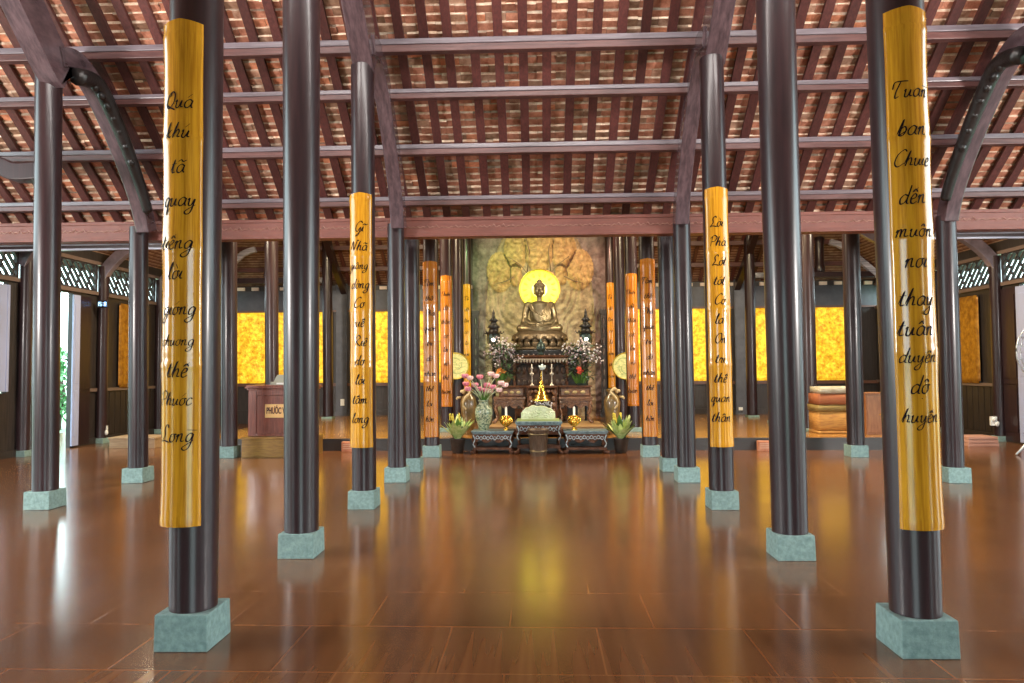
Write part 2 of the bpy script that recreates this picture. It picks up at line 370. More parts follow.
# gold relief panels on the back wall
def gold_panel(x0, x1, label):
    w, h = x1-x0, 2.22
    t = thing('gold_relief_panel', label, 'wall panel', ((x0+x1)/2, 21.6, 1.26), 0, 'gold relief panels on the rear wall')
    b = MB(); nx, nz = int(w/.045), 50; vs = []; fs = []
    for j in range(nz+1):
        for i in range(nx+1):
            x = -w/2+w*i/nx; z = h*j/nz; p = Vector((x+x0*3, 0, z))
            e = min(i, nx-i, j, nz-j)
            k = 0 if e == 0 else .03+.035*noise.noise(p*2.2)+.03*abs(noise.noise(p*5.5+Vector((3, 1, 0))))
            vs.append((x, -k, z))
    for j in range(nz):
        for i in range(nx):
            a = j*(nx+1)+i; fs.append((a, a+1, a+nx+2, a+nx+1))
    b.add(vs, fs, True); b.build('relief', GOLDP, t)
    b = MB(); b.box(-w/2-.03, w/2+.03, -.035, .01, -.03, 0); b.box(-w/2-.03, w/2+.03, -.035, .01, h, h+.03)
    b.box(-w/2-.03, -w/2, -.035, .01, 0, h); b.box(w/2, w/2+.03, -.035, .01, 0, h); b.build('frame', mat('panel_frame', (.12, .06, .02), .4), t)
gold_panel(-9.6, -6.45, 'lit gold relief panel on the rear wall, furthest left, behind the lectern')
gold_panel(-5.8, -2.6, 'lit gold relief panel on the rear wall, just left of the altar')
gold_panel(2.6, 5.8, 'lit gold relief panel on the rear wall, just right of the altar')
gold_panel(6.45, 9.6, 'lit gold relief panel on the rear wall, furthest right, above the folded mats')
for sx, nm in ((-1, 'left'), (1, 'right')):
    b = MB(); b.box(-.17, .17, -.14, 0, 0, 4.1); b.box(-.2, .2, -.17, 0, 0, .12)
    tag(b.build('pilaster', GREYB, loc=(sx*6.12, 21.62, PZ)), 'dark flat pilaster on the rear wall between gold panels, %s of the altar' % nm, 'pilaster')
    b = MB(); b.box(-.06, .06, -.02, 0, -.1, .1); b.box(-.03, .03, -.028, -.02, .01, .05); b.box(-.03, .03, -.028, -.02, -.05, -.01)
    tag(b.build('wall_socket', WHITEP, loc=(sx*6.08, 21.478, .66 if sx < 0 else .36)), 'small white wall socket on the dark pilaster %s of the altar' % nm, 'socket')

# side walls
SC = (13.45, 15.9, 18.35, 20.8)
def side_wall(s, name):
    X = XL if s < 0 else XR
    xa, xb = (X-.08, X+.02) if s < 0 else (X-.02, X+.08)
    b = MB()
    ops = [(12.0, 13.08, 1.25, 3.38), (14.1, 14.95, .02, 3.38)] if s < 0 else [(14.2, 15.25, .02, 3.4)]
    y = 11.6
    for (ya, yb, za, zb) in ops:
        b.box(xa, xb, y, ya, 0, 3.48)
        if za > .1: b.box(xa, xb, ya, yb, 0, za)
        b.box(xa, xb, ya, yb, zb, 3.48); y = yb
    b.box(xa, xb, y, 21.62, 0, 3.48)
    b.box(xa, xb, 11.6, 21.62, 4.16, 4.45)
    # wainscot grooves
    xi = X+.02*(-s)
    for k in range(int(5.4/.22)):
        yy = 16.1+k*.22; b.box(min(xi, xi-s*.012), max(xi, xi-s*.012), yy, yy+.19, .18, 1.18)
    struct(name, b, DARKW)
    b = MB(); x1 = X-s*.02
    b.box(min(x1, x1-s*.05), max(x1, x1-s*.05), 15.3, 21.6, 1.2, 1.27); b.box(min(x1, x1-s*.05), max(x1, x1-s*.05), 11.6, 21.6, 3.42, 3.5)
    b.box(min(x1, x1-s*.05), max(x1, x1-s*.05), 11.6, 21.6, 4.12, 4.2); struct('trim_5' if s < 0 else 'trim_6', b, RAILM)
    b = MB(); 
    for ya, yb in ((15.0, 21.6), (11.6, 14.05)): b.box(min(x1, x1-s*.04), max(x1, x1-s*.04), ya, yb, 0, .14)
    struct('baseboard_left' if s < 0 else 'baseboard_right', b, DARKW)
side_wall(-1, 'wall_left'); side_wall(1, 'wall_right')
# clerestory lattices: brick-like grid set at an angle
def lattice(n, s, y0, y1):
    X = XL if s < 0 else XR; z0, z1 = 3.5, 4.12
    b = MB(); L = y1-y0; Hh = z1-z0
    def bar(p, q, w):
        # clip a segment to the opening and sweep it
        (ya, za), (yb, zb) = p, q; t0, t1 = 0, 1; dy, dz = yb-ya, zb-za
        for (a, d, lo, hi) in ((ya, dy, 0, L), (za, dz, 0, Hh)):
            if abs(d) < 1e-9:
                if a < lo or a > hi: return
                continue
            u, v = (lo-a)/d, (hi-a)/d
            if u > v: u, v = v, u
            t0 = max(t0, u); t1 = min(t1, v)
        if t1-t0 < .02: return
        pa = Vector((0, ya+dy*t0, za+dz*t0)); pb = Vector((0, ya+dy*t1, za+dz*t1)); d = (pb-pa).normalized(); nn = Vector((0, -d.z, d.y))*w/2
        e = Vector((.03, 0, 0)); b.add([pa-nn-e, pb-nn-e, pb+nn-e, pa+nn-e, pa-nn+e, pb-nn+e, pb+nn+e, pa+nn+e],
              [(3, 2, 1, 0), (4, 5, 6, 7), (0, 1, 5, 4), (1, 2, 6, 5), (2, 3, 7, 6), (3, 0, 4, 7)])
    c_, s_ = math.cos(R_(50)), math.sin(R_(50)); pit = .135; cell = .36
    for k in range(-8, int(L/pit)+18):
        oy = k*pit/s_*1.0
        a = (oy-1.2*c_, -1.2*s_+0); z = (oy+1.2*c_, 1.2*s_)
        bar(a, z, .038)
        for j in range(-4, 6):
            t = j*cell+(k % 2)*cell/2
            pa = (oy+t*c_, t*s_); q = (pa[0]-s_*pit, pa[1]+c_*pit); bar(pa, q, .03)
    b.v = [Vector((p.x, p.y, Hh-p.z)) for p in b.v]
    for z in (0, Hh): b.box(-.035, .035, 0, L, z-.03, z+.03)
    for y in (0, L): b.box(-.035, .035, y-.03, y+.03, 0, Hh)
    struct('window_%d' % n, b, mat('lattice_wood', (.035, .03, .035), .5) if n == 1 else bpy.data.materials['lattice_wood'], loc=(X, y0, z0))
n = 1
for s in (-1, 1):
    for ya, yb in ((11.7, 13.3), (13.6, 15.75), (16.05, 18.2), (18.5, 20.65)): lattice(n, s, ya, yb); n += 1
# doors and window leaf
b = MB(); b.box(-.02, .02, 0, .22, 0, 3.3); b.box(-.03, .03, .04, .18, .2, 1.2); b.box(-.03, .03, .04, .18, 1.35, 3.1)
d1 = struct('door_1', b, WHITEL, loc=(XL+.1, 14.86, .04), bevel=.006); d1.rotation_euler = (0, 0, 0)
b = MB(); b.box(-.03, .03, 0, .94, 0, 3.3); b.box(-.04, .04, .06, .88, .2, 1.25); b.box(-.04, .04, .06, .88, 1.4, 3.15)
d2 = struct('door_2', b, WHITEL, loc=(XR-.09, 14.3, .04), bevel=.006)
b = MB(); b.box(-.02, .02, 0, .95, 0, 2.05); b.box(-.03, .03, 0, .06, 0, 2.05); b.box(-.03, .03, .89, .95, 0, 2.05); b.box(-.03, .03, .4, .46, 0, 2.05)
struct('window_9', b, WHITEL, loc=(XL+.06, 12.1, 1.28))
for k, (s, ya) in enumerate(((-1, 15.0), (1, 15.3))):
    X = XL if s < 0 else XR; b = MB(); b.box(-.02, .02, 0, .52, 0, 3.3); b.box(-.035, .035, .05, .47, .2, 1.2); b.box(-.035, .035, .05, .47, 1.35, 3.15)
    struct('door_%d' % (3+k), b, LACQ, loc=(X-s*.05, ya, .04))

# ------------------------------------------------------------------ columns
def lean_of(X): return 0 if abs(X) > 9 or X > 5 else (.012 if X < -5 else .006)   # the old posts lean a little
def column(X, Yf, top, label, z0=0, r0=.143, r1=.148, w=.322, hb=.215, group='dark round columns'):
    Yc = Yf+w/2
    ln = lean_of(X); t = thing('column', label, 'column', (X-ln*z0, Yc, z0), 0, group); t.rotation_euler = (0, -ln, 0)
    h = top-z0; n = 10
    b = MB(); b.lathe([(r0*1.02, hb-.02)]+[(r0+(r1-r0)*i/n, hb+(h-hb)*i/n) for i in range(n+1)], 32); b.build('shaft', LACQ, t)
    b = MB(); q = w/2
    b.box(-q, q, -q, q, 0, hb, (.004, .004)); b.build('stone_base', STONE, t, bevel=.006)
    return t
rows = [('L', -2.12), ('R', 2.15)]
sd = {'L': 'left', 'R': 'right'}
for k, X in rows:
    s = sd[k]
    Xn = X if k == 'L' else 2.20
    column(Xn, 4.10, 7.5, 'dark round column with gold script board at far %s of the aisle, nearest the camera' % s, r0=.138, r1=.175)
    column(-2.145 if k == 'L' else 2.185, 6.12, 7.6, 'bare dark column %s of the aisle, second from the camera, no script board' % s, r0=.15, r1=.178)
    column(X, 8.28, 5.40, 'reddish dark column %s of the aisle carrying a gold script board, third from the camera' % s, r0=.145, r1=.142)
    column(X, 10.24, 3.84, 'bare slim column %s of the aisle under the red header beam, fourth from the camera' % s, r0=.135, r1=.125)
    column(X*.985, 11.32, 4.02, 'bare column %s of the aisle just behind the red header, fifth from the camera' % s, r0=.14, r1=.14)
    column(X*.965, 13.17, 6.6, 'column with orange script board standing just before the altar step, %s side' % s, r0=.145, r1=.145)
    column(X*.98, 15.65, 8.0, 'column with shorter orange script board on the altar platform, %s side' % s, z0=PZ, r0=.14, r1=.14, hb=.1)
    column(X*.98, 17.95, 8.0, 'bare column with a round gilt disc on the altar platform, %s side' % s, z0=PZ, r0=.14, r1=.14, hb=.1)
    column(X*.98, 20.2, 8.0, 'rearmost inner column with narrow script board beside the carved relief, %s side' % s, z0=PZ, r0=.14, r1=.14, hb=.1)
    Xo = -6.03 if k == 'L' else 5.94
    if k == 'L': column(Xo, 8.22, 5.36, 'dark column near the left edge of the photo, under the large curved rafter')
    column(Xo, 10.2, 3.84, 'slim dark column in the outer %s row under the red header, curved rafter on top' % s, r0=.138, r1=.13)
    column(Xo, 11.35, 4.05, 'outer %s row column behind the header, hidden behind the nearest script board' % s)
    column(Xo*.985, 13.1, 5.55, 'tall column in the outer %s row standing just before the platform step' % s, r0=.15, r1=.15)
    column(Xo*1.01, 15.65, 6.9, 'tall column on the platform in the outer %s row, second from its front edge' % s, z0=PZ, hb=.06, r0=.15, r1=.15)
    column(Xo*1.01, 17.95, 6.9, 'platform column in the outer %s row, hidden behind the second aisle column' % s, z0=PZ, hb=.06)
    column(Xo*1.02, 20.1, 5.5, 'rear column of the outer %s row, before the gold wall panels' % s, z0=PZ, hb=.06, r0=.145, r1=.145)
for s, nm in ((-1, 'left'), (1, 'right')):
    X = XL+.1 if s < 0 else XR-.1
    for i, Y in enumerate(SC[:3]):
        column(X, Y-.13, 4.1, ('dark engaged column on the %s side wall, ' % nm)+('nearest the camera', 'beside the door with a curved bracket', 'beyond the amber board')[i], w=.26, hb=.12, r0=.12, r1=.12, group='side wall columns')

# ------------------------------------------------------------------ script boards
G = {  # single-stroke cursive letters: (advance, strokes)
 'a': (.62, [[(.5, .42), (.3, .52), (.08, .35), (.1, .08), (.3, 0), (.46, .2), (.5, .48), (.5, .12), (.62, .02)]]),
 'b': (.52, [[(.0, .1), (.15, .9), (.12, .0), (.12, .3), (.3, .5), (.45, .3), (.35, .02), (.15, .02), (.52, .3)]]),
 'c': (.5, [[(.42, .42), (.25, .52), (.06, .3), (.12, .03), (.32, 0), (.5, .14)]]),
 'd': (.6, [[(.44, .42), (.25, .5), (.06, .3), (.12, .02), (.32, .04), (.46, .3), (.5, 1.0), (.46, .1), (.6, .02)]]),
 'e': (.45, [[(.02, .2), (.3, .3), (.34, .46), (.2, .52), (.06, .3), (.12, .03), (.3, 0), (.45, .12)]]),
 'g': (.6, [[(.48, .42), (.28, .52), (.08, .3), (.16, .03), (.38, .1), (.48, .46), (.46, -.3), (.2, -.5), (.0, -.35), (.3, -.12), (.6, .1)]]),
 'h': (.6, [[(.0, .1), (.18, .95), (.1, .0), (.14, .3), (.32, .5), (.42, .35), (.42, .05), (.6, .06)]]),
 'i': (.28, [[(.0, .12), (.12, .48), (.1, .08), (.28, .06)]]),
 'k': (.55, [[(.0, .1), (.16, .95), (.1, .0)], [(.42, .5), (.14, .25), (.38, .02), (.55, .1)]]),
 'l': (.32, [[(.0, .1), (.2, .8), (.16, 1.0), (.08, .7), (.12, .05), (.32, .06)]]),
 'm': (.85, [[(.0, .3), (.1, .48), (.1, .0), (.14, .35), (.3, .48), (.34, .0), (.38, .35), (.56, .48), (.6, .06), (.85, .08)]]),
 'n': (.6, [[(.0, .3), (.1, .48), (.1, .0), (.14, .35), (.34, .5), (.4, .06), (.6, .08)]]),
 'o': (.52, [[(.3, .5), (.08, .4), (.08, .1), (.28, 0), (.44, .2), (.36, .48), (.52, .44)]]),
 'p': (.56, [[(.0, .3), (.12, .5), (.1, -.5)], [(.12, .35), (.32, .5), (.44, .28), (.3, .02), (.12, .05), (.56, .1)]]),
 'q': (.56, [[(.44, .42), (.26, .52), (.06, .3), (.14, .02), (.36, .1), (.44, .46), (.42, -.5), (.56, -.1)]]),
 'r': (.42, [[(.0, .2), (.1, .5), (.2, .42), (.34, .46), (.26, .08), (.42, .04)]]),
 's': (.42, [[(.0, .05), (.22, .52), (.3, .2), (.2, .0), (.05, .05), (.42, .1)]]),
 't': (.38, [[(.0, .1), (.16, .8), (.12, .06), (.38, .06)], [(-.05, .52), (.34, .56)]]),
 'u': (.6, [[(.0, .35), (.08, .48), (.1, .06), (.3, .02), (.42, .46), (.44, .08), (.6, .06)]]),
 'v': (.5, [[(.0, .35), (.08, .48), (.2, .0), (.4, .5), (.5, .44)]]),
 'x': (.5, [[(.0, .45), (.12, .45), (.34, .02), (.5, .06)], [(.42, .5), (.02, .0)]]),
 'y': (.58, [[(.0, .35), (.08, .48), (.12, .08), (.3, .06), (.42, .46), (.4, -.35), (.16, -.5), (.04, -.32), (.58, .1)]]),
 'Q': (.85, [[(.45, 1.0), (.15, .8), (.1, .25), (.4, .0), (.7, .3), (.66, .8), (.4, 1.0), (.3, .7)], [(.2, .2), (.5, .05), (.95, -.12)]]),
 'P': (.7, [[(.15, .95), (.2, .0)], [(-.05, .75), (.3, 1.05), (.65, .85), (.55, .5), (.2, .42)]]),
 'L': (.75, [[(.5, .85), (.35, 1.05), (.15, .8), (.3, .4), (.1, .02), (.35, .08), (.85, -.02)]]),
 'T': (.75, [[(-.05, .55), (-.05, .95), (.3, 1.0), (.85, .98)], [(.35, 1.0), (.22, .35), (.28, .0), (.5, .08)]]),
 'C': (.75, [[(.7, .9), (.5, 1.05), (.15, .75), (.08, .25), (.35, -.02), (.75, .2)]]),
 'N': (.85, [[(.0, .1), (.15, .95), (.5, .05), (.65, 1.0), (.85, .95)]]),
 'R': (.8, [[(.15, .95), (.2, .0)], [(-.05, .8), (.3, 1.05), (.6, .8), (.25, .5), (.45, .2), (.85, -.02)]]),
 'O': (.75, [[(.45, 1.0), (.12, .75), (.1, .25), (.4, .0), (.68, .3), (.62, .85), (.4, 1.0)]]),
 'G': (.8, [[(.7, .85), (.45, 1.05), (.1, .7), (.1, .2), (.4, .0), (.65, .45), (.62, -.3), (.3, -.45), (.85, .1)]]),
}
ACC = {"'": [[(0, .0), (.22, .25)]], '`': [[(.0, .25), (.2, .0)]], '~': [[(-.12, .05), (.05, .16), (.22, .06), (.42, .16)]], '.': [[(.05, -.0), (.12, -.04)]],
       '^': [[(-.08, .0), (.08, .16), (.24, .0)]], '-': [[(-.15, .1), (.5, .06)]]}
def catmull(p, n=5):
    if len(p) < 3: return p
    out = []; q = [p[0]]+p+[p[-1]]
    for i in range(1, len(q)-2):
        a, b_, c, d = q[i-1:i+3]
        for k in range(n):
            t = k/n; t2 = t*t; t3 = t2*t
            out.append(tuple(.5*(2*b_[j]+(c[j]-a[j])*t+(2*a[j]-5*b_[j]+4*c[j]-d[j])*t2+(3*b_[j]-a[j]-3*c[j]+d[j])*t3) for j in range(len(p[0]))))
    out.append(p[-1]); return out
def word_strokes(w):
    """'Qu(a')' style: an accent mark character follows its letter after a slash"""
    x = 0; out = []; i = 0
    while i < len(w):
        ch = w[i]; adv, ss = G[ch]
        for st in ss: out.append([(x+a, b_) for a, b_ in st])
        while i+1 < len(w) and w[i+1] in ACC:
            for st in ACC[w[i+1]]:
                dy = -.25 if w[i+1] == '.' else (.62 if ch.islower() else 1.1)
                out.append([(x+.12+a, b_+dy) for a, b_ in st])
            i += 1
        x += adv+.02; i += 1
    return x, out
WOODR = .162
def board(X, Yf, z0, z1, words, label, m, wid=.255, lsz=.085, seed=0, nodes=None, ink=1):
    Yc = Yf+.165; rnd = random.Random(seed)
    t = thing('calligraphy_board', label, 'script board', (X-lean_of(X)*z0, Yc, z0), 0, 'curved gold script boards on the columns'); t.rotation_euler = (0, -lean_of(X), 0)
    Hh = z1-z0; R = WOODR; am = math.asin(min(.95, wid/2/(R+.012)))
    nodes = nodes or [.04]+[Hh*(k+.5+rnd.uniform(-.06, .06))/4.6 for k in range(1, 5)]
    def rad(z):
        r = R+.008
        for q in nodes:
            d = z-q; r += .0035*math.exp(-(d/.014)**2)-.003*math.exp(-((d-.025)/.012)**2)
            r += .005*math.exp(-(d/.12)**2)
        return r
    nz = 120; na = 16; b = MB(); vs = []; fs = []
    for j in range(nz+1):
        z = Hh*j/nz
        for side in (0, 1):
            for i in range(na+1):
                a = -am+2*am*i/na; r = rad(z) if side == 0 else R-.014
                zz = z
                if j == nz: zz += .02*(1-abs(a/am))
                vs.append((r*math.sin(a), -r*math.cos(a), zz))
    W = 2*(na+1)
    for j in range(nz):
        for i in range(na):
            a = j*W+i; fs.append((a, a+1, a+W+1, a+W)); c = a+na+1; fs.append((c+1, c, c+W, c+W+1))
        a = j*W; fs.append((a+na+1, a, a+W, a+W+na+1)); a = j*W+na; fs.append((a, a+na+1, a+W+na+1, a+W))
    b.add(vs, fs, True)
    b.add(vs[:W], [(i+1, i, i+na+1, i+na+2) for i in range(na)]); b.add(vs[-W:], [(i, i+1, i+na+2, i+na+1) for i in range(na)])
    b.build('bamboo_panel', m, t)
    # lettering
    n = len(words)
    for k, wd in enumerate(words):
        b = MB()
        if isinstance(wd, tuple): zc, wd = wd; zc = zc-z0
        else: zc = Hh-.42-(Hh-.75)*k/max(1, n-1)
        ww, st = word_strokes(wd); sc = min(lsz, wid*.80/ww)
        ox = -ww*sc/2+rnd.uniform(-.01, .01)
        for s_ in st:
            p = catmull(s_, 4)
            q = [(ox+(x+.36*y)*sc-.012, zc+(y-.3)*sc*1.25) for x, y in p]
            L = len(q); vs = []; fs = []
            for i, (x, z) in enumerate(q):
                xa, za = q[max(i-1, 0)]; xb, zb = q[min(i+1, L-1)]
                l = math.hypot(xb-xa, zb-za) or 1e-6; nx, nz_ = -(zb-za)/l, (xb-xa)/l
                wv = sc*(.027+.032*abs(math.sin(math.atan2(zb-za, xb-xa)-.6)))*(1 if 0 < i < L-1 else .5)*ink
                for sg in (-1, 1):
                    a = (x+nx*wv*sg)/R; z_ = z+nz_*wv*sg; r = rad(z_)+.0025
                    vs.append((r*math.sin(a), -r*math.cos(a), z_))
            fs = [(2*i, 2*i+1, 2*i+3, 2*i+2) for i in range(L-1)]
            b.add(vs, fs, True)
        b.build('written_word', INK, t)
    return t
def zp(py, Y, px=500): return at(px, py, Y).z
Lw = [(103, "Qua'"), (133, "khu'"), (168, 'ta~'), (201, 'quay'), (244, "tie^'ng"), (274, "lo`i"), (310, "gio'ng"), (342, 'chuong'), (372, "the^'"), (401, "Phuo'c"), (437, 'Long-')]
Rw = [(92, "Tuan-"), (130, 'ban'), (161, 'Chuie'), (198, "de^'n"), (232, "muo^n"), (262, 'noi'), (300, 'thay'), (330, "tua^'n"), (358, "duye^n"), (388, "do^."), (418, "huye^'n")]
board(-2.14, 4.09, .73, 3.77, [(zp(y, 4.09, 183), w) for y, w in Lw], 'golden bamboo script board on the nearest left column, topmost word Qua', BAMB, .25, .080, 1)
board(2.195, 4.10, .72, 3.74, [(zp(y, 4.10, 915), w) for y, w in Rw], 'golden bamboo script board on the nearest right column, starting with a capital T', BAMB, .25, .084, 2)
board(-2.12, 8.27, .73, 3.77, ["Gi~", 'Nha~', 'gia^ng', "do`ng", 'Co', "xie^'", "Rie^", 'do.', "lo'i", "ta^'m", 'long'], 'golden script board on the third left column, above the lower purple-black shaft', BAMB, .275, .095, 3, ink=1.3)
board(2.14, 8.27, .73, 3.77, ["Lo`i", "Pha'", "Lo't", "to't", "Co'", 'la', 'On', "tri'", "the^'", 'quan', 'tha^n'], 'golden script board on the third right column, before the gold wall panel', BAMB, .275, .095, 4, ink=1.3)
for s, X in ((-1, -2.045), (1, 2.075)):
    nm = 'left' if s < 0 else 'right'
    board(X, 13.16, .38, 3.70, ["Ta^m", "tho^'", "Pha'", 'quan', "tri'", "do^.", 'nhan', "the^'", "lo'i", "ho^n"], 'tall orange script board before the altar step, %s of the altar' % nm, BAMBO, .28, .09, 5+s, ink=1.5)
    board(X*1.01, 15.65, .82, 3.76, ["Thie^n", "do^.", 'tha^n', "co'", "lo'i", 'vo^', "the^'", 'tuan'], 'shorter orange script board on the platform column, %s of the altar' % nm, BAMBO, .26, .09, 8+s, ink=1.5)
    board(X*1.01, 20.2, 1.1, 4.12, ["Tu^", "do^.", 'la^n', "co'", "la'", 'von', "the^'", 'tuan'], 'narrow ochre script board on the rearmost column beside the relief, %s side' % nm, BAMB, .22, .09, 11+s, ink=1.5)

# ------------------------------------------------------------------ roof timbers of the front hall
def purlin(Y, h, w, label, x0=-12.5, x1=12.5):
    b = MB(); L = x1-x0; b.box(-L/2, L/2, -w/2, w/2, 0, h*.55); b.m = 1; b.box(-L/2, L/2, -w/2-.012, w/2+.012, h*.55, h)
    return tag(b.build('purlin', [REDW, PURG], loc=((x0+x1)/2, Y+w/2, zr(Y)), bevel=.008), label, 'roof beam', 'long horizontal purlins under the tiled roof')
purlin(8.76, .17, .11, 'thickest reddish purlin across the tiled roof, topmost in the photo')
purlin(9.26, .13, .11, 'second purlin from the top, grey-brown beam across the tiled roof')
purlin(9.94, .15, .11, 'third purlin from the top, with small dark carvings along its face')
purlin(10.64, .14, .11, 'lowest grey purlin, just above the red header beam')
b = MB(); b.box(-12.5, 12.5, -.09, .09, 0, .27); b.box(-12.5, 12.5, -.105, .105, .235, .285); b.box(-12.5, 12.5, -.105, .105, -.015, .025)
hd = thing('header_beam', 'long carved red header beam spanning the hall above the altar', 'beam', (0, 10.62, 3.685))
b.build('beam', HEAD, hd, bevel=.006)
b = MB()
rr = random.Random(3)
for i in range(170):
    x = -12.3+i*.145; b.tube([(x, -.092, .13), (x+.03, -.096, .155+rr.uniform(-.02, .02)), (x+.07, -.096, .12), (x+.11, -.096, .145), (x+.14, -.092, .13)], .006, 5)
b.build('carved_scroll', mat('faded_carving', (.42, .22, .17), .5), hd)
# battens
nb = 0
bt = MB(); ya, yb = ridgeY, 11.3
bt.sweep([(ya, 0), (yb, -m_*(yb-ya))], 'Y', (0, .118), .055)
k0 = None
for k in range(-39, 40):
    X = .13+.315*k
    if k0 is None:
        k0 = bt.build('roof_batten', BATT); tag(k0, 'dark red batten running down the tiled roof slope above the purlins', 'roof batten', 'roof battens under the front hall tiles'); o = k0
    else: o = k0.copy(); COL.objects.link(o)
    o.location = (X+random.uniform(-.012, .012), 0, zr(ya)+.185)
# rafters
def rafter_obj(path, axis, width, h, label, m=RAFT, bevel=.012):
    b = MB(); P = catmull(path, 5); b.sweep(P, axis, width, h)
    return tag(b.build('rafter', m, bevel=bevel), label, 'rafter', 'heavy curved rafters')
up_in = [(6.15, 7.4), (6.9, 6.76), (7.82, 5.91), (8.28, 5.44), (8.42, 5.31)]
lo_in = [(8.38, 5.52), (8.75, 5.58), (9.1, 5.38), (9.45, 5.03), (9.75, 4.66), (10.0, 4.28), (10.13, 3.97), (10.2, 3.74)]
up = [(6.15, 7.15), (6.9, 6.5), (7.54, 5.88), (8.12, 5.30), (8.33, 5.17)]
lo = [(8.30, 5.42), (8.60, 5.50), (8.95, 5.34), (9.35, 4.97), (9.72, 4.55), (9.98, 4.20), (10.13, 3.92), (10.20, 3.73)]
for X, nm in ((-5.98, 'far left'), (-2.13, 'inner left'), (2.15, 'inner right'), (5.98, 'far right')):
    if X < 5:
        rafter_obj(up_in if abs(X) < 5 else up, 'Y', (X, .25), .42, 'broad upper rafter %s, ending on the third column from the camera' % nm)
    else: rafter_obj(up, 'Y', (X, .27), .42, 'broad upper rafter at the top right edge of the photo')
    rafter_obj(lo_in if abs(X) < 5 else lo, 'Y', (X+(.05 if X < 0 else -.05), .20), .24, 'curved lower rafter %s, sweeping down to the red header beam' % nm)
    if abs(X) < 5: continue
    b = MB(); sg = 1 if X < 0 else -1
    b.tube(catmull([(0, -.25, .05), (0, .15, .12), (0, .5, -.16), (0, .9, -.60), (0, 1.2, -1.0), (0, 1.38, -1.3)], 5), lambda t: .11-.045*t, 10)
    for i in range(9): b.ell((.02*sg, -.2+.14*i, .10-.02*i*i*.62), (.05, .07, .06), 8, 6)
    tag(b.build('shaded_carved_edge', BLACKW, loc=(X+.19*sg, 8.72, 5.32)), 'carved edging, black for shade, along the curved lower rafter, %s' % nm, 'bracket', 'carved edging on the outer rafters')  # black stands in for the unlit inner side of the rafter
# short tie at far left
b = MB(); b.sweep(catmull([(-6.05, 4.05), (-6.5, 4.03), (-6.75, 4.12), (-7.2, 4.22), (-8.2, 4.25), (-10, 4.25)], 5), 'X', (8.42, .2), .22)
tag(b.build('tie_beam', LACQ, bevel=.02), 'short curved tie beam running left from the column at the left edge', 'beam')
for s, nm in ((-1, 'left'), (1, 'right')):
    t = thing('eave_plate', 'dark eave plate with pale edge strips behind the red header, %s bay' % nm, 'beam', (s*9.15, 11.0, 3.62))
    b = MB(); b.box(-3.2, 3.2, -.05, .07, .0, .085); b.build('board', LACQ, t)
    b = MB(); b.box(-3.2, 3.2, -.08, -.05, .065, .115); b.build('pale_strip', GREYW, t)
    b = MB(); b.box(-3.2, 3.2, -.07, -.05, -.012, .016); b.build('pale_strip', GREYW, t)

# ------------------------------------------------------------------ rear hall timbers
def rz_(Y): return 4.38+.75*(21.7-Y)
for i, Y in enumerate((21.0, 20.3, 19.6, 18.9)):
    for s, nm in ((-1, 'left'), (1, 'right')):
        L = 10.2-2.6; b = MB(); b.box(-L/2, L/2, -.05, .05, -.24, -.12)
        if i < 3 or True:
            tag(b.build('purlin', REDW, loc=(s*6.4, Y, rz_(Y))), 'rear roof purlin behind the header, %s half, %s' % (nm, ('lowest', 'second from the wall', 'third from the wall', 'highest')[i]), 'roof beam', 'rear hall purlins')
rb = MB(); rb.sweep([(17.0, 3.52), (21.6, .07)], 'Y', (0, .1), .05); k0 = None
for k in range(24):
    for s in (-1, 1):
        X = s*(2.75+k*.315)
        ymin = max(17.0, 21.7-(.8*(10.4-abs(X))/.75)+.1)
        if abs(X) > 7.6: continue
        if k0 is None: k0 = rb.build('roof_batten', BATT); tag(k0, 'dark batten on the rear hall roof, glimpsed above the gold panels', 'roof batten', 'rear hall roof battens'); o = k0
        else: o = k0.copy(); COL.objects.link(o)
        o.location = (X, 0, 4.38-.13)
for s, nm in ((-1, 'left'), (1, 'right')):
    rafter_obj([(17.0, 7.3), (18.5, 6.15), (19.6, 5.3), (20.6, 4.55), (21.5, 4.0)], 'Y', (s*6.05, .18), .22, 'dark rear rafter descending to the rear wall pilaster, %s side' % nm, LACQ)
    b = MB(); xa, xb = sorted((s*6.2, s*10.2)); b.box(xa, xb, -.09, .09, 0, .16)
    tag(b.build('tie_beam', LACQ, loc=(0, 20.27, 4.22), bevel=.01), 'dark tie beam high before the rear wall in the %s outer bay' % nm, 'beam')
    b = MB(); b.lathe([(.13, 0), (.15, .1), (.12, .2), (.12, .8), (.15, .95), (.1, 1.0)], 16)
    tag(b.build('king_post', LACQ, loc=(s*7.95 if s < 0 else 8.05, 20.27, 4.385)), 'short round post standing on the rear tie beam, %s bay' % nm, 'post')
    b = MB(); b.sweep(catmull([(s*8.3, 5.15), (s*8.6, 5.05), (s*8.8, 4.9), (s*9.6, 4.2), (s*10.1, 3.75)], 5), 'X', (20.2, .14), .16)
    tag(b.build('curved_brace', GREYW, bevel=.01), 'pale curved brace beside the king post in the rear roof, %s bay' % nm, 'brace')
    for i, Y in enumerate((13.4, 15.9, 18.35)):
        b = MB(); b.sweep(catmull([(s*10.1, 3.72), (s*9.95, 4.0), (s*9.6, 4.34), (s*9.0, 4.72), (s*8.3, 5.1)]+([(s*6.1, 6.6)] if i else []), 5), 'X', (Y, .17), .24)
        tag(b.build('curved_rafter', mat('bracket_rafter', (.21, .17, .22), .35, color2=(.10, .08, .10), vscale=3, coat=.3) if (s, i) == (-1, 0) else bpy.data.materials['bracket_rafter'], bevel=.012),
            'curved rafter rising inward from the %s wall column, %s' % (nm, ('nearest', 'middle', 'farthest')[i]), 'rafter', 'side wall curved rafters')

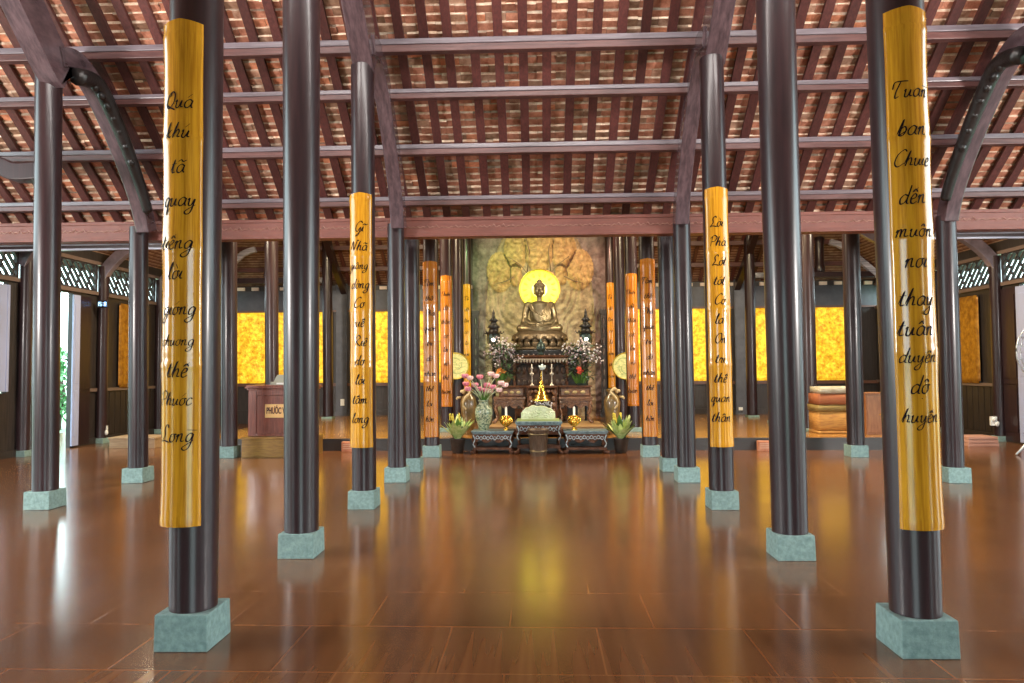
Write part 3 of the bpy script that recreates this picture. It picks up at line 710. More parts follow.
# amber boards on side walls, clock, sockets
for s, nm in ((-1, 'left'), (1, 'right')):
    X = XL if s < 0 else XR
    for i, Y in enumerate((16.55, 18.9)):
        t = thing('amber_relief_board', 'amber relief board on the %s wall, %s' % (nm, ('next to the bracketed column', 'farther back in the shade')[i]), 'wall panel', (X-s*.09, Y, 1.26), 0, 'amber side wall boards')
        b = MB(); w, h = .92, 2.05; nx, nz = 16, 34; vs = []
        for j in range(nz+1):
            for k in range(nx+1):
                y = w*k/nx; z = h*j/nz; e = min(k, nx-k, j, nz-j)
                d = .0 if e == 0 else .035+.03*abs(noise.noise(Vector((s, y*4, z*4+i))))
                # rounded corners
                if (k in (0, nx)) and (j in (0, nz)): y += .05 if k == 0 else -.05; z += .05 if j == 0 else -.05
                vs.append((-s*d, y, z))
        b.add(vs, [(j*(nx+1)+k, j*(nx+1)+k+1, (j+1)*(nx+1)+k+1, (j+1)*(nx+1)+k) for j in range(nz) for k in range(nx)], True)
        b.build('relief', GOLDD, t)
        b = MB(); xx = sorted((0, s*.03)); b.box(xx[0], xx[1], .02, w-.02, .02, h-.02); b.build('backing', DARKW, t)
# LED clock (digits built from segments)
t = thing('led_clock', 'small blue LED clock on the left wall column by the door', 'clock', tuple(at(102, 304, 15.62)))
b = MB(); b.box(-.13, .13, 0, .05, -.085, .085); b.build('case', BLK, t, bevel=.01)
SEG = {'1': 'bc', '5': 'afgcd', '8': 'abcdefg'}
b = MB()
def digit(ch, x):
    w, h, q = .042, .09, .010
    P = {'a': (x, x+w, h/2-q, h/2), 'g': (x, x+w, -q/2, q/2), 'd': (x, x+w, -h/2, -h/2+q), 'f': (x, x+q, 0, h/2), 'b': (x+w-q, x+w, 0, h/2), 'e': (x, x+q, -h/2, 0), 'c': (x+w-q, x+w, -h/2, 0)}
    for c in SEG[ch]: x0_, x1_, z0_, z1_ = P[c]; b.box(x0_, x1_, -.008, 0, z0_, z1_)
digit('1', -.115); digit('5', -.055); digit('8', .055); b.box(.02, .034, -.008, 0, .02, .034); b.box(.02, .034, -.008, 0, -.034, -.02)
b.build('digits', LED, t)
def socket(px, py, Y, label):
    b = MB(); b.box(-.07, .07, 0, .04, -.1, .1); b.ell((0, -.01, .03), (.05, .03, .05), 10, 6); b.ell((.06, -.01, -.06), (.05, .03, .06), 10, 6)
    tag(b.build('plug_box', WHITEP, loc=at(px, py, Y)), label, 'plug box')
socket(104, 430, 15.9, 'white plug box at the foot of the left wall column')
socket(994, 421, 15.75, 'white plug box at the foot of the right wall column')

# ------------------------------------------------------------------ relief wall behind the statue
t = thing('carved_relief_wall', 'tall carved rock relief with a spreading tree behind the seated statue', 'relief', (0.02, 20.95, PZ))
W2, HR = 2.02, 6.3; nx, nz = 150, 190; b = MB(); vs = []; cols = []
cx, cz = 0.02, 3.75-PZ
lobes = [(-1.18, 4.55, .40, .62), (-.72, 5.15, .36, .62), (-.72, 4.5, .2, .4), (0, 5.25, .46, .72), (.74, 5.15, .38, .62), (1.18, 4.6, .44, .62), (.66, 4.5, .2, .36), (0, 6.0, .6, .4), (-.75, 5.9, .4, .3), (.8, 5.9, .4, .3)]
for j in range(nz+1):
    for i in range(nx+1):
        x = -W2+2*W2*i/nx; z = HR*j/nz; p = Vector((x, 0, z))
        d = .05+.07*noise.fractal(p*1.3, 1, 2, 4)+.025*abs(noise.noise(p*7))
        # swirling water / robe lines low down
        ang = math.atan2(z-cz, x-cx); rr_ = math.hypot(x-cx, z-cz)
        d += .022*math.sin(rr_*26+3*noise.noise(p*1.5)*3)*(1 if z < 4.3 else .2)
        f = f2 = 0
        for lx, lz, ra, rb_ in lobes:
            q = ((x-lx)/ra)**2+((z-(lz-PZ))/rb_)**2
            if q < 1:
                v_ = (1-q)**.5
                if v_ > f: f, f2 = v_, f
                elif v_ > f2: f2 = v_
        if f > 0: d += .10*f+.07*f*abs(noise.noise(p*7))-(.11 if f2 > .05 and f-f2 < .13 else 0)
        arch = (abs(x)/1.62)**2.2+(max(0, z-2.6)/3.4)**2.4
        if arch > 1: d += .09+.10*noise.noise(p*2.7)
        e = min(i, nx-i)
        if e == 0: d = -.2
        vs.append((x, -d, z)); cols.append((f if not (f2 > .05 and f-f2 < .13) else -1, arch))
for j in range(nz):
    for i in range(nx):
        a = j*(nx+1)+i; f, ar = cols[a]
        if f < 0: b.cur = (.62, .52, .36, 1)  # darker tint paints shade into the creases between lobes
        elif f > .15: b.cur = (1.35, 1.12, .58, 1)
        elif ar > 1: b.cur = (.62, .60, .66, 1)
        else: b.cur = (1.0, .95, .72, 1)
        n0 = len(b.v)
        b.f.append((a, a+1, a+nx+2, a+nx+1)); b.sm.append(True); b.c.append(b.cur); b.mi.append(0)
b.v = [Vector(v) for v in vs]
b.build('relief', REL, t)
b = MB()
for s in (-1, 1):
    pts = [(s*.2, -.2, 3.9), (s*.35, -.24, 4.25), (s*.55, -.26, 4.5), (s*.9, -.22, 4.75)]
    b.tube(pts, lambda q: .022-.014*q, 8); b.tube([(s*.75, -.24, 4.15), (s*1.0, -.24, 4.02), (s*1.3, -.2, 3.95)], lambda q: .02-.012*q, 8)
    b.tube([(s*.35, -.22, 4.3), (s*.28, -.24, 4.9), (s*.4, -.22, 5.4)], lambda q: .02-.01*q, 8)
b.build('branches', mat('dark_branch', (.16, .12, .08), .7), t)
for s, nm in ((-1, 'left'), (1, 'right')):
    b = MB(); b.box(-.08, .08, -.08, .08, 0, 3.0); b.box(-.11, .11, -.1, .1, 3.0, 3.12); b.box(-.13, .13, -.12, .12, 0, .2)
    for k in range(9): b.ell((0, -.085, .4+k*.3), (.05, .02, .12), 8, 6)
    tag(b.build('carved_post', BLACKW, loc=(s*1.84 if s < 0 else 1.88, 20.4, PZ), bevel=.01), 'black carved post standing at the %s edge of the relief' % nm, 'post')

# ------------------------------------------------------------------ seated statue
BY = 18.3; bs = at(539, 349, BY); BX = bs.x
def remesh(mb, name, m, vox, parent=None, loc=None, smooth=3):
    o = mb.build(name+'_raw', m)
    md = o.modifiers.new('r', 'REMESH'); md.mode = 'VOXEL'; md.voxel_size = vox; md.use_smooth_shade = True
    sm = o.modifiers.new('s', 'SMOOTH'); sm.iterations = smooth; sm.factor = .5
    dg = bpy.context.evaluated_depsgraph_get(); me = bpy.data.meshes.new_from_object(o.evaluated_get(dg)); me.name = name
    bpy.data.objects.remove(o)
    n = bpy.data.objects.new(name, me); COL.objects.link(n)
    if parent: n.parent = parent
    if loc is not None: n.location = loc
    return n
# altar block that carries the throne
b = MB(); b.box(-.95, .95, 0, 1.75, 0, 1.70); b.box(-1.02, 1.02, -.05, 1.8, 1.70, 1.88); b.box(-1.0, 1.0, -.03, 1.78, 0, .15)
t = thing('main_altar', 'tall dark carved altar block carrying the bronze seated statue', 'altar', (BX, 17.45, PZ))
b.build('body', BLACKW, t, bevel=.01)
b = MB()
for k in range(15): b.box(-.95+k*.13, -.95+k*.13+.07, -.075, -.05, 1.70, 1.78, (.02, 0))
b.build('fretwork', mat('fret_wood', (.33, .27, .25), .5), t)
st = thing('seated_buddha_statue', 'bronze seated meditating buddha on a lotus throne before a round halo', 'statue', (BX+.02, BY+.05, 2.126))
b = MB()
b.lathe([(.50, 0), (.60, .03), (.60, .07), (.46, .13), (.42, .20), (.50, .26), (.62, .30), (.62, .40), (.54, .46), (.5, .5)], 48)
th = b.build('lotus_throne', LOTUSB, st)
th.scale = (1.18, .9, 1.0)
b = MB()
for row, (rr_, zz, sc, tl) in enumerate(((.56, .15, 1, .2), (.60, .34, 1, -.35), (.55, .24, .9, .4))):
    for k in range(18):
        a = 2*PI*(k+.5*row)/18; M = Matrix.Rotation(a, 3, 'Z') @ Matrix.Rotation(tl, 3, 'Y')
        b.ell((rr_*1.18*math.cos(a), rr_*.9*math.sin(a), zz), (.035, .105*sc, .085*sc), 10, 8, M)
b.build('lotus_petals', LOTUSB, st)
b = MB(); Z0 = .47
# legs crossed: thighs and shins
for s in (-1, 1):
    b.tube([(s*.14, .10, Z0+.14), (s*.36, -.05, Z0+.13), (s*.52, -.16, Z0+.12)], lambda q: .15-.035*q, 14)
    b.ell((s*.53, -.16, Z0+.115), (.115, .13, .11))
    b.tube([(s*.52, -.18, Z0+.10), (s*.25, -.30, Z0+.09), (-s*.12, -.30, Z0+.10+.03*s)], lambda q: .105-.03*q, 12)
    b.ell((-s*.2, -.28, Z0+.14), (.10, .06, .045), rot=None)
b.ell((0, .06, Z0+.14), (.30, .24, .16))
# torso
b.tube([(0, .08, Z0+.10), (0, .07, Z0+.35), (0, .06, Z0+.58), (0, .06, Z0+.76)], lambda q: .225-.02*math.sin(q*PI)+.02*q, 20)
b.ell((0, .05, Z0+.48), (.275, .17, .36)); b.ell((0, .06, Z0+.72), (.35, .16, .14)); b.ell((0, .0, Z0+.62), (.24, .14, .16))
b.tube([(0, .05, Z0+.80), (0, .03, Z0+.95)], .075, 14)
for s in (-1, 1):
    b.ell((s*.31, .06, Z0+.72), (.12, .12, .12))
    b.tube([(s*.33, .06, Z0+.72), (s*.40, .04, Z0+.52), (s*.41, -.03, Z0+.34)], lambda q: .105-.025*q, 12)
    b.tube([(s*.41, -.02, Z0+.35), (s*.28, -.16, Z0+.24), (s*.10, -.27, Z0+.22)], lambda q: .085-.03*q, 12)
    # sleeve hanging to the knee
    b.tube([(s*.42, .0, Z0+.42), (s*.46, -.05, Z0+.25), (s*.44, -.12, Z0+.16)], lambda q: .07+.02*q, 10)
    # hands: palm with fingers laid in the lap
    b.ell((s*.06, -.29, Z0+.215), (.085, .055, .028))
    for f in range(4): b.tube([(s*.03, -.265-.02*f, Z0+.225), (-s*.03, -.268-.02*f, Z0+.235), (-s*.085, -.265-.02*f, Z0+.232)], .0115, 6)
    b.tube([(s*.10, -.25, Z0+.24), (s*.05, -.25, Z0+.285), (s*.008, -.265, Z0+.30)], .013, 6)
# robe folds
for k in range(7):
    q = k/6; pts = [(-.30+.10*q, -.03-.02*q, Z0+.78-.06*q), (-.20+.06*q, -.13, Z0+.58-.04*k*.8), (.02+.04*q, -.175, Z0+.44-.045*k*.7), (.24, -.10, Z0+.36-.02*k)]
    b.tube(catmull(pts, 4), .022, 6)
for k in range(5):
    b.tube(catmull([(.36-.05*k, -.02, Z0+.78), (.30-.05*k, -.14, Z0+.55), (.25-.05*k, -.19, Z0+.30)], 4), .020, 6)
for s in (-1, 1):
    for k in range(5): b.tube(catmull([(s*.50, -.24+.02*k, Z0+.20-.035*k), (s*.28, -.385+.01*k, Z0+.17-.03*k), (0, -.40, Z0+.11-.02*k)], 4), .012, 6)
# head
hz = Z0+1.13
b.ell((0, .02, hz), (.148, .155, .20), 24, 18); b.ell((0, .0, hz-.09), (.10, .115, .09), 18, 12)
b.ell((0, .05, hz+.06), (.158, .16, .15), 20, 12)
b.ell((0, .05, hz+.20), (.072, .075, .075), 16, 10)
b.tube([(0, -.125, hz+.04), (0, -.150, hz-.02), (0, -.165, hz-.045)], lambda q: .014+.012*q, 8)
for s in (-1, 1):
    b.ell((s*.022, -.145, hz-.045), (.014, .014, .012), 8, 6)
    b.ell((s*.055, -.118, hz+.015), (.032, .016, .014), 10, 6)
    b.tube(catmull([(s*.02, -.135, hz+.045), (s*.06, -.128, hz+.062), (s*.10, -.09, hz+.045)], 4), .007, 6)
    b.ell((s*.142, .03, hz-.0), (.016, .035, .06), 10, 8); b.ell((s*.143, .025, hz-.085), (.014, .022, .04), 10, 8)
    b.ell((s*.075, -.085, hz-.05), (.045, .04, .04), 10, 8)
b.ell((0, -.130, hz-.085), (.040, .018, .011), 10, 6); b.ell((0, -.128, hz-.102), (.030, .018, .011), 10, 6); b.ell((0, -.108, hz-.145), (.035, .03, .025), 10, 6)
body = remesh(b, 'figure', BRONZE, .0105, st, smooth=2)
b = MB(); rr = random.Random(2)
for i in range(7):
    for k in range(26):
        th = .08+.19*i; a = 2*PI*k/26+.1*i
        p = Vector((math.sin(th)*math.cos(a)*.160, .05+math.sin(th)*math.sin(a)*.163, hz+.06+math.cos(th)*.153))
        if p.y < -.06 and p.z < hz+.11: continue
        b.ell(p, (.016, .016, .016), 6, 4)
for i in range(4):
    for k in range(12):
        th = .1+.35*i; a = 2*PI*k/12+.2*i; b.ell((math.sin(th)*math.cos(a)*.073, .05+math.sin(th)*math.sin(a)*.076, hz+.20+math.cos(th)*.076), (.014, .014, .014), 6, 4)
b.ell((0, .05, hz+.29), (.02, .02, .035), 8, 6)
b.build('curled_hair', mat('dark_bronze_hair', (.16, .11, .06), .4, metal=.6), st)
body.scale = (.94, 1, 1)
hc = at(539.5, 289.5, 18.75)
t = thing('halo_disc', 'glowing yellow round halo disc behind the bronze statue', 'halo', (hc.x, 18.78, hc.z))
def ring(b, r0, r1, y0, y1, seg=64):
    vs = []; fs = []
    for k in range(seg):
        a = 2*PI*k/seg; c, s = math.cos(a), math.sin(a); vs += [(r0*c, y0, r0*s), (r1*c, y0, r1*s), (r1*c, y1, r1*s), (r0*c, y1, r0*s)]
    for k in range(seg):
        k2 = (k+1) % seg
        for j in range(4): j2 = (j+1) % 4; fs.append((k*4+j, k2*4+j, k2*4+j2, k*4+j2))
    b.add(vs, fs, True)
def disc(b, r, y0, y1, seg=64):
    b.prism([(r*math.cos(2*PI*k/seg), r*math.sin(2*PI*k/seg)) for k in range(seg)], y0, y1)
b = MB(); disc(b, .525, -.02, .02); b.build('lit_disc', HALO, t)
b = MB(); disc(b, .21, -.026, -.02); b.build('bright_centre', HALOC, t)
b = MB(); ring(b, .52, .56, -.035, .03); b.build('rim', RIM, t)
b = MB()
for k in range(16):
    a = 2*PI*k/16
    b.ell((.40*math.cos(a), -.025, .40*math.sin(a)), (.055, .008, .03), 8, 6, Matrix.Rotation(-a, 3, 'Y'))
b.build('petal_ornament', mat('halo_ornament', (.62, .55, .02), .5, emit=(.7, .62, .02), estr=.5), t)
b = MB(); b.tube([(0, .0, -1.1), (0, 0, -.5)], .04, 8); b.build('support_rod', BRONZE, t)

# ------------------------------------------------------------------ altar furniture
def carved_table(name, label, x0, x1, y0, y1, z0, z1, cat='altar table', apron=.12, topm=CARVG, m=CARV, thick=.05, curl=True, group=None, base=True, scroll=None):
    X, Y = (x0+x1)/2, (y0+y1)/2; w, d, h = (x1-x0)/2, (y1-y0)/2, z1-z0
    t = thing(name, label, cat, (X, Y, z0), 0, group)
    b = MB(); b.box(-w-.02, w+.02, -d-.02, d+.02, h-thick, h); b.box(-w, w, -d, d, h-thick*1.7, h-thick); b.build('table_top', topm, t, bevel=.008)
    b = MB(); zt_ = h-thick*1.7; n = 12
    poly = [(-w+.03, zt_), (w-.03, zt_)]+[(w-.03-(2*w-.06)*i/24, zt_-apron*(.55+.45*abs(math.cos(PI*3*i/24)))) for i in range(25)]
    b.prism(poly, -d+.015, -d+.04); b.build('carved_apron', m, t)
    b = MB(); yy = -d+.008
    zc_ = zt_-apron*.40; am_ = apron*.24; nn = max(40, int(2*w/.012))
    for ph in (0, PI):
        b.tube([(-w+.07+(2*w-.14)*i/nn, yy, zc_+am_*math.sin(ph+i/nn*2*w*38)*(1 if ph == 0 else .55)) for i in range(nn+1)], .0085, 5)
    for sx in (-1, 1): b.tube(catmull([(sx*(w-.02), yy-.02, zt_-.01), (sx*(w-.055), yy-.02, zt_-apron*.6), (sx*(w-.02), yy-.02, zt_-apron*1.1), (sx*(w-.06), yy-.02, zt_-apron*1.5)], 4), .013, 6)
    b.build('scroll_carving', scroll or (SCRL if topm == CARVG else topm), t)
    for sx in (-1, 1):
        for sy in (-1, 1):
            b = MB(); P = [(sx*(w-.05), sy*(d-.05), zt_), (sx*(w-.01), sy*(d-.02), zt_*.75), (sx*(w-.06), sy*(d-.06), zt_*.35), (sx*(w-.04), sy*(d-.045), zt_*.12), (sx*(w+.0), sy*(d-.01), .025)]
            b.tube(catmull(P, 4), lambda q: .045-.022*math.sin(min(1, q*1.25)*PI*.9), 8); b.ell((sx*(w+.0), sy*(d-.01), .035), (.042, .042, .035), 10, 6)
            b.build('leg', m, t)
    if base and h > .3:
        b = MB(); b.box(-w+.02, w-.02, -d+.03, d-.03, h*.17, h*.22); b.box(-w+.02, w-.02, -d+.03, -d+.06, h*.22, h*.27); b.build('stretcher', m, t)
    return t
Yt = 13.72
carved_table('altar_table', 'low carved grey-edged table left of the centre table, holding the patterned vase', ax(472, Yt), ax(512.5, Yt), Yt, 14.2, 0, .445, apron=.17, thick=.038)
carved_table('altar_table', 'low carved grey-edged table right of the centre table, under a gold lamp', ax(564.5, Yt), ax(607, Yt), Yt, 14.2, 0, .445, apron=.17, thick=.038)
carved_table('altar_table', 'taller pale-topped carved table at the centre, under the carved jade block', ax(516, Yt), ax(561, Yt), 13.66, 14.2, 0, .63, apron=.19, thick=.042)
t = thing('offering_bench', 'long low tan wooden bench on the platform behind the grey-edged tables', 'bench', ((ax(489, 14.6)+ax(604, 14.6))/2, 15.3, PZ))
w = (ax(604, 14.6)-ax(489, 14.6))/2
b = MB(); b.box(-w, w, -.8, .8, .17, .22); b.build('top', MATW, t, bevel=.006)
b = MB(); b.box(-w+.04, w-.04, -.76, .76, .05, .17); b.build('body', CARV, t)
for sx in (-1, 1):
    b = MB(); b.box(sx*(w-.1)-.06, sx*(w-.1)+.06, -.78, .78, 0, .05); b.build('foot', CARV, t)
BZ = PZ+.22
Ya = 15.35
carved_table('side_altar_table', 'brown carved altar table on the bench, left of the centre cabinet', ax(494, Ya), ax(525, Ya), Ya, 15.95, BZ, 1.04, apron=.16, topm=CARVR, m=CARVR, base=False)
carved_table('side_altar_table', 'brown carved altar table on the bench, right of the centre cabinet', ax(559, Ya), ax(592, Ya), Ya, 15.95, BZ, 1.04, apron=.16, topm=CARVR, m=CARVR, base=False)
def drawer_box(x0, x1, y0, y1, z0, z1, label):
    t = thing('drawer_box', label, 'drawer box', ((x0+x1)/2, (y0+y1)/2, z0)); w, d, h = (x1-x0)/2, (y1-y0)/2, z1-z0
    b = MB(); b.box(-w, w, -d, d, 0, h-.03); b.box(-w-.03, w+.03, -d-.03, d, h-.03, h); b.build('body', CARV, t, bevel=.005)
    b = MB(); b.box(-w+.04, w-.04, -d-.012, -d, .03, h-.06); fr = b.build('drawer', CARVR, t, bevel=.004)
    for k in (-1, 0, 1):
        b = MB(); b.ell((k*w*.5, -d-.02, h*.42), (w*.16, .01, h*.14), 10, 6)
        b.build('gilt_carving', bpy.data.materials.get('gilt') or mat('gilt', (.42, .33, .16), .45), fr)
drawer_box(ax(499, Ya), ax(525, Ya), 15.4, 15.95, 1.042, 1.28, 'carved drawer box on the left brown altar table')
drawer_box(ax(559, Ya), ax(591, Ya), 15.4, 15.95, 1.042, 1.28, 'carved drawer box on the right brown altar table')
t = thing('centre_cabinet', 'narrow dark openwork cabinet at the altar centre, between the brown tables', 'cabinet', ((ax(527, Ya)+ax(557, Ya))/2, 15.6, BZ))
w = (ax(557, Ya)-ax(527, Ya))/2; h = 1.28-BZ
b = MB(); b.box(-w, w, .1, .3, 0, h-.04); b.box(-w, -w+.05, -.28, .1, 0, h-.04); b.box(w-.05, w, -.28, .1, 0, h-.04); b.box(-w-.02, w+.02, -.3, .3, h-.04, h); b.box(-w, w, -.28, .1, 0, .05); b.build('body', CARV, t, bevel=.006)
b = MB()
for s in (-1, 1):
    for k in range(5): b.ell((s*(w-.06-.01*(k % 2)), -.27, .12+k*.14), (.045, .015, .06), 8, 6)
for k in range(6): b.ell((-w+.1+k*(2*w-.2)/5, -.27, h-.11), (.04, .015, .035), 8, 6)
b.build('carved_border', CARVR, t)
# upper tier: offering table before the statue block
t = carved_table('upper_altar_table', 'upper dark altar table with a scalloped pale edge below the statue', ax(514, 16.7), ax(568, 16.7), 16.6, 17.3, PZ, 1.98, apron=.16, m=CARV, topm=CARV, thick=.05, base=True)
b = MB(); w = (ax(568, 16.7)-ax(514, 16.7))/2
for k in range(18):
    x = -w+.04+k*(2*w-.08)/17; b.lathe([(.0, -.085), (.018, -.06), (.026, -.03), (.026, 0)], 8, (x, -.385, 1.63))
b.box(-w, w, -.41, -.36, 1.63, 1.65); b.build('scalloped_edge', mat('pale_scallops', (.50, .45, .42), .5), t)
b = MB(); b.box(-w+.05, w-.05, -.28, -.24, .15, 1.5)
for k in range(4): b.box(-w+.08+k*(2*w-.16)/4, -w+.04+(k+1)*(2*w-.16)/4, -.30, -.28, .8, 1.35)
for i in range(9):
    for j in range(4): b.ell((-w+.12+i*(2*w-.24)/8, -.30, .42+j*.32), (.05, .02, .10), 8, 6)
b.build('lattice_front', mat('dark_lattice', (.07, .035, .022), .45, color2=(.02, .012, .01), vscale=10), t)
# low stand to bring the incense urn up
def urn():
    p = at(541, 360, 16.9); t = thing('incense_urn', 'grey-green bronze lidded incense urn on the upper altar table, centre', 'urn', (p.x, 16.95, 1.98))
    b = MB(); b.lathe([(.05, 0), (.09, .02), (.05, .06), (.10, .12), (.12, .18), (.10, .24)], 20); b.build('bowl', BRONZG, t)
    b = MB(); b.lathe([(.105, .24), (.09, .28), (.05, .32), (.02, .35), (.025, .38), (0, .41)], 20); b.build('lid', BRONZG, t)
urn()
def candle_stand(px, label):
    p = ax(px, 15.6); t = thing('candle_stand', label, 'candle stand', (p, 15.62, 1.282), 0, 'silver candle stands')
    b = MB(); b.lathe([(.05, 0), (.05, .015), (.012, .04), (.012, .22), (.045, .25), (.05, .28), (.012, .29), (.012, .36), (.035, .38), (.035, .4)], 14); b.build('stand', mat('silvery', (.6, .55, .48), .35, metal=.5) if 'silvery' not in bpy.data.materials else bpy.data.materials['silvery'], t)
    b = MB(); b.lathe([(.012, .4), (.012, .47), (0, .48)], 8); b.build('candle', CANDLE, t)
candle_stand(532, 'slim silver candle stand on the altar cabinet, left one'); candle_stand(552, 'slim silver candle stand on the altar cabinet, right one')
# glass lotus between
t = thing('crystal_lotus', 'small pale crystal lotus on a stem at the altar centre', 'ornament', (ax(542.5, 15.75), 15.78, 1.282))
b = MB(); b.lathe([(.05, 0), (.012, .03), (.012, .34), (.03, .36)], 12); b.build('stem', bpy.data.materials['silvery'], t)
b = MB()
for k in range(9):
    a = 2*PI*k/9; b.ell((.05*math.cos(a), .05*math.sin(a), .40), (.025, .02, .06), 8, 6, Matrix.Rotation(a, 3, 'Z') @ Matrix.Rotation(.5, 3, 'Y'))
b.ell((0, 0, .43), (.03, .03, .06), 8, 6); b.build('petals', mat('crystal', (.75, .85, .85), .15), t)
# golden stupa with floral ring
p = at(541, 407, 14.95)
t = thing('golden_stupa', 'small golden pointed stupa amid white flowers behind the jade block', 'ornament', (ax(541.5, 14.95), 14.95, BZ))
b = MB(); b.lathe([(.16, 0), (.16, .04), (.08, .08), (.08, .3), (.15, .36), (.15, .40)], 20); b.build('pedestal', BLACKW, t)
b = MB(); rr = random.Random(5)
for k in range(46):
    a = rr.uniform(0, 2*PI); q = rr.uniform(.06, .22); b.ell((q*math.cos(a), q*math.sin(a)*.8, .36+rr.uniform(0, .16)), (.022, .022, .02), 6, 4)
b.build('white_blossoms', WHITEF, t)
b = MB()
for k in range(40):
    a = rr.uniform(0, 2*PI); b.leaf((.05*math.cos(a), .05*math.sin(a), .38), (math.cos(a), math.sin(a), rr.uniform(.0, .9)), .2, .05)
b.build('leaves', LEAFD, t)
b = MB(); b.lathe([(.17, .56), (.17, .60), (.12, .62), (.13, .68), (.085, .70), (.09, .76), (.055, .78), (.07, .86), (.035, .9), (.04, .96), (.015, 1.0), (.012, 1.12), (0, 1.22)], 20, (0, 0, -.05), lobes=8, lamp=.18); b.build('gold_spire', GOLD, t)
# jade block
t = thing('carved_jade_block', 'pale carved jade block with jagged top on the centre table', 'ornament', ((ax(521, 13.9)+ax(555, 13.9))/2, 13.95, .63))
w = (ax(555, 13.9)-ax(521, 13.9))/2; b = MB(); rr = random.Random(9)
topz = [.12, .17, .21, .22, .235, .265, .27, .25, .245, .26, .25, .24, .235, .20, .21, .17, .12]
poly = [(-w, 0), (w, 0)]+[(w-2*w*i/16, topz[16-i]+rr.uniform(-.006, .006)) for i in range(17)]
b.prism(poly, -.10, .10)
for k in range(60): x = rr.uniform(-w*.92, w*.92); b.ell((x, -.10, rr.uniform(.03, .17-.04*abs(x/w))), (.03, .018, .022), 8, 5)
b.build('carving', JADE, t, bevel=.008)
b = MB(); b.box(-w-.08, w+.08, -.15, .15, -.0, .035); b.build('base_slab', mat('green_slab', (.42, .45, .15), .4), t); 
for o in kids(t):
    if o.name.startswith('carving'): o.location = (0, 0, .036)
# gold openwork lamps
def gold_lamp(px, Y, label):
    t = thing('gold_altar_lamp', label, 'lamp', (ax(px, Y), Y, .445), 0, 'gold altar lamps')
    b = MB(); b.lathe([(.06, 0), (.065, .015), (.025, .04), (.02, .07), (.05, .09)], 18); b.build('foot', GOLD, t)
    b = MB()
    for k in range(10):
        a = 2*PI*k/10; b.tube([(.03*math.cos(a), .03*math.sin(a), .08), (.11*math.cos(a), .11*math.sin(a), .15), (.125*math.cos(a+.3), .125*math.sin(a+.3), .21), (.08*math.cos(a+.5), .08*math.sin(a+.5), .27), (.04*math.cos(a+.5), .04*math.sin(a+.5), .285)], .014, 6)
    b.lathe([(.07, .09), (.09, .15), (.085, .2), (.05, .26)], 16); b.build('openwork_bowl', GOLD, t)
    b = MB(); b.lathe([(.04, .285), (.022, .3), (.022, .44), (.0, .47)], 12); b.build('candle', CANDLE, t)
gold_lamp(506, 13.9, 'gold openwork candle lamp on the left low table'); gold_lamp(574, 13.9, 'gold openwork candle lamp on the right low table')
# bucket
p = at(538, 455, 13.4)
t = thing('bronze_bucket', 'dark bronze tapered bucket standing on the floor before the centre table', 'bucket', (ax(538, 13.4), 13.42, 0))
b = MB(); b.lathe([(.145, 0), (.15, .02), (.155, .06), (.195, .46), (.215, .49), (.215, .51), (.19, .51), (.17, .3), (.14, .06), (0, .05)], 32); b.build('body', BUCK, t)
for z, r in ((.08, .162), (.40, .194)):
    b = MB(); b.lathe([(r-.005, z), (r+.008, z+.008), (r+.008, z+.022), (r-.003, z+.03)], 32, caps=False); b.build('hoop', BRONZE, t)
# vase of pink lotus
t = thing('patterned_vase', 'tall green and white patterned vase on the left low table', 'vase', (ax(483.5, 13.95), 13.97, .445))
b = MB(); b.lathe([(.09, 0), (.10, .02), (.11, .08), (.15, .22), (.175, .36), (.165, .46), (.11, .54), (.085, .58), (.10, .62), (.115, .64), (.10, .64), (.07, .57)], 28, caps=False); b.build('body', CER_G, t)
t.scale = (1.02, 1.02, .93)
t = thing('lotus_bouquet', 'bouquet of pink lotus buds with pale stems in the patterned vase', 'flowers', (ax(483.5, 13.95), 13.97, .445+.50))
heads = [(470, 378, 1), (468, 389, 0), (475, 385, 0), (480, 377, 0), (487, 385, 0), (491, 374, 1), (496, 376, 1), (493, 387, 0), (479, 389, 0), (485, 390, 0), (501, 383, 1), (505, 385, 1), (499, 390, 1), (466, 384, 0), (490, 391, 1), (465, 376, 0)]
b = MB(); o_ = Vector(t.location)
for i, (hx, hy, pl) in enumerate(heads):
    q = at(hx, hy, 13.97+((i % 5)-2)*.05)-o_; b.tube(catmull([(0, 0, -.25), (q.x*.25, q.y*.3, q.z*.4), tuple(q)], 3), .008, 5)
b.build('stems', STEM, t)
for pl, m in ((0, PINK), (1, PINKL)):
    for i, (hx, hy, p_) in enumerate(heads):
        if p_ != pl: continue
        b = MB(); q = at(hx, hy, 13.97+((i % 5)-2)*.05)-o_
        for k in range(8):
            a = 2*PI*k/8; b.ell((q.x+.035*math.cos(a), q.y+.035*math.sin(a), q.z), (.032, .026, .048), 8, 6, Matrix.Rotation(a, 3, 'Z') @ Matrix.Rotation(.45, 3, 'Y'))
        b.ell(q, (.04, .04, .048), 8, 6); b.build('flower_head', m, t)
b = MB(); rr = random.Random(4)
for k in range(22):
    a = rr.uniform(0, 2*PI); b.leaf((0, 0, -.02), (math.cos(a)*.5, math.sin(a)*.5, 1), rr.uniform(.2, .36), .05, .1)
b.build('leaves', LEAF, t)
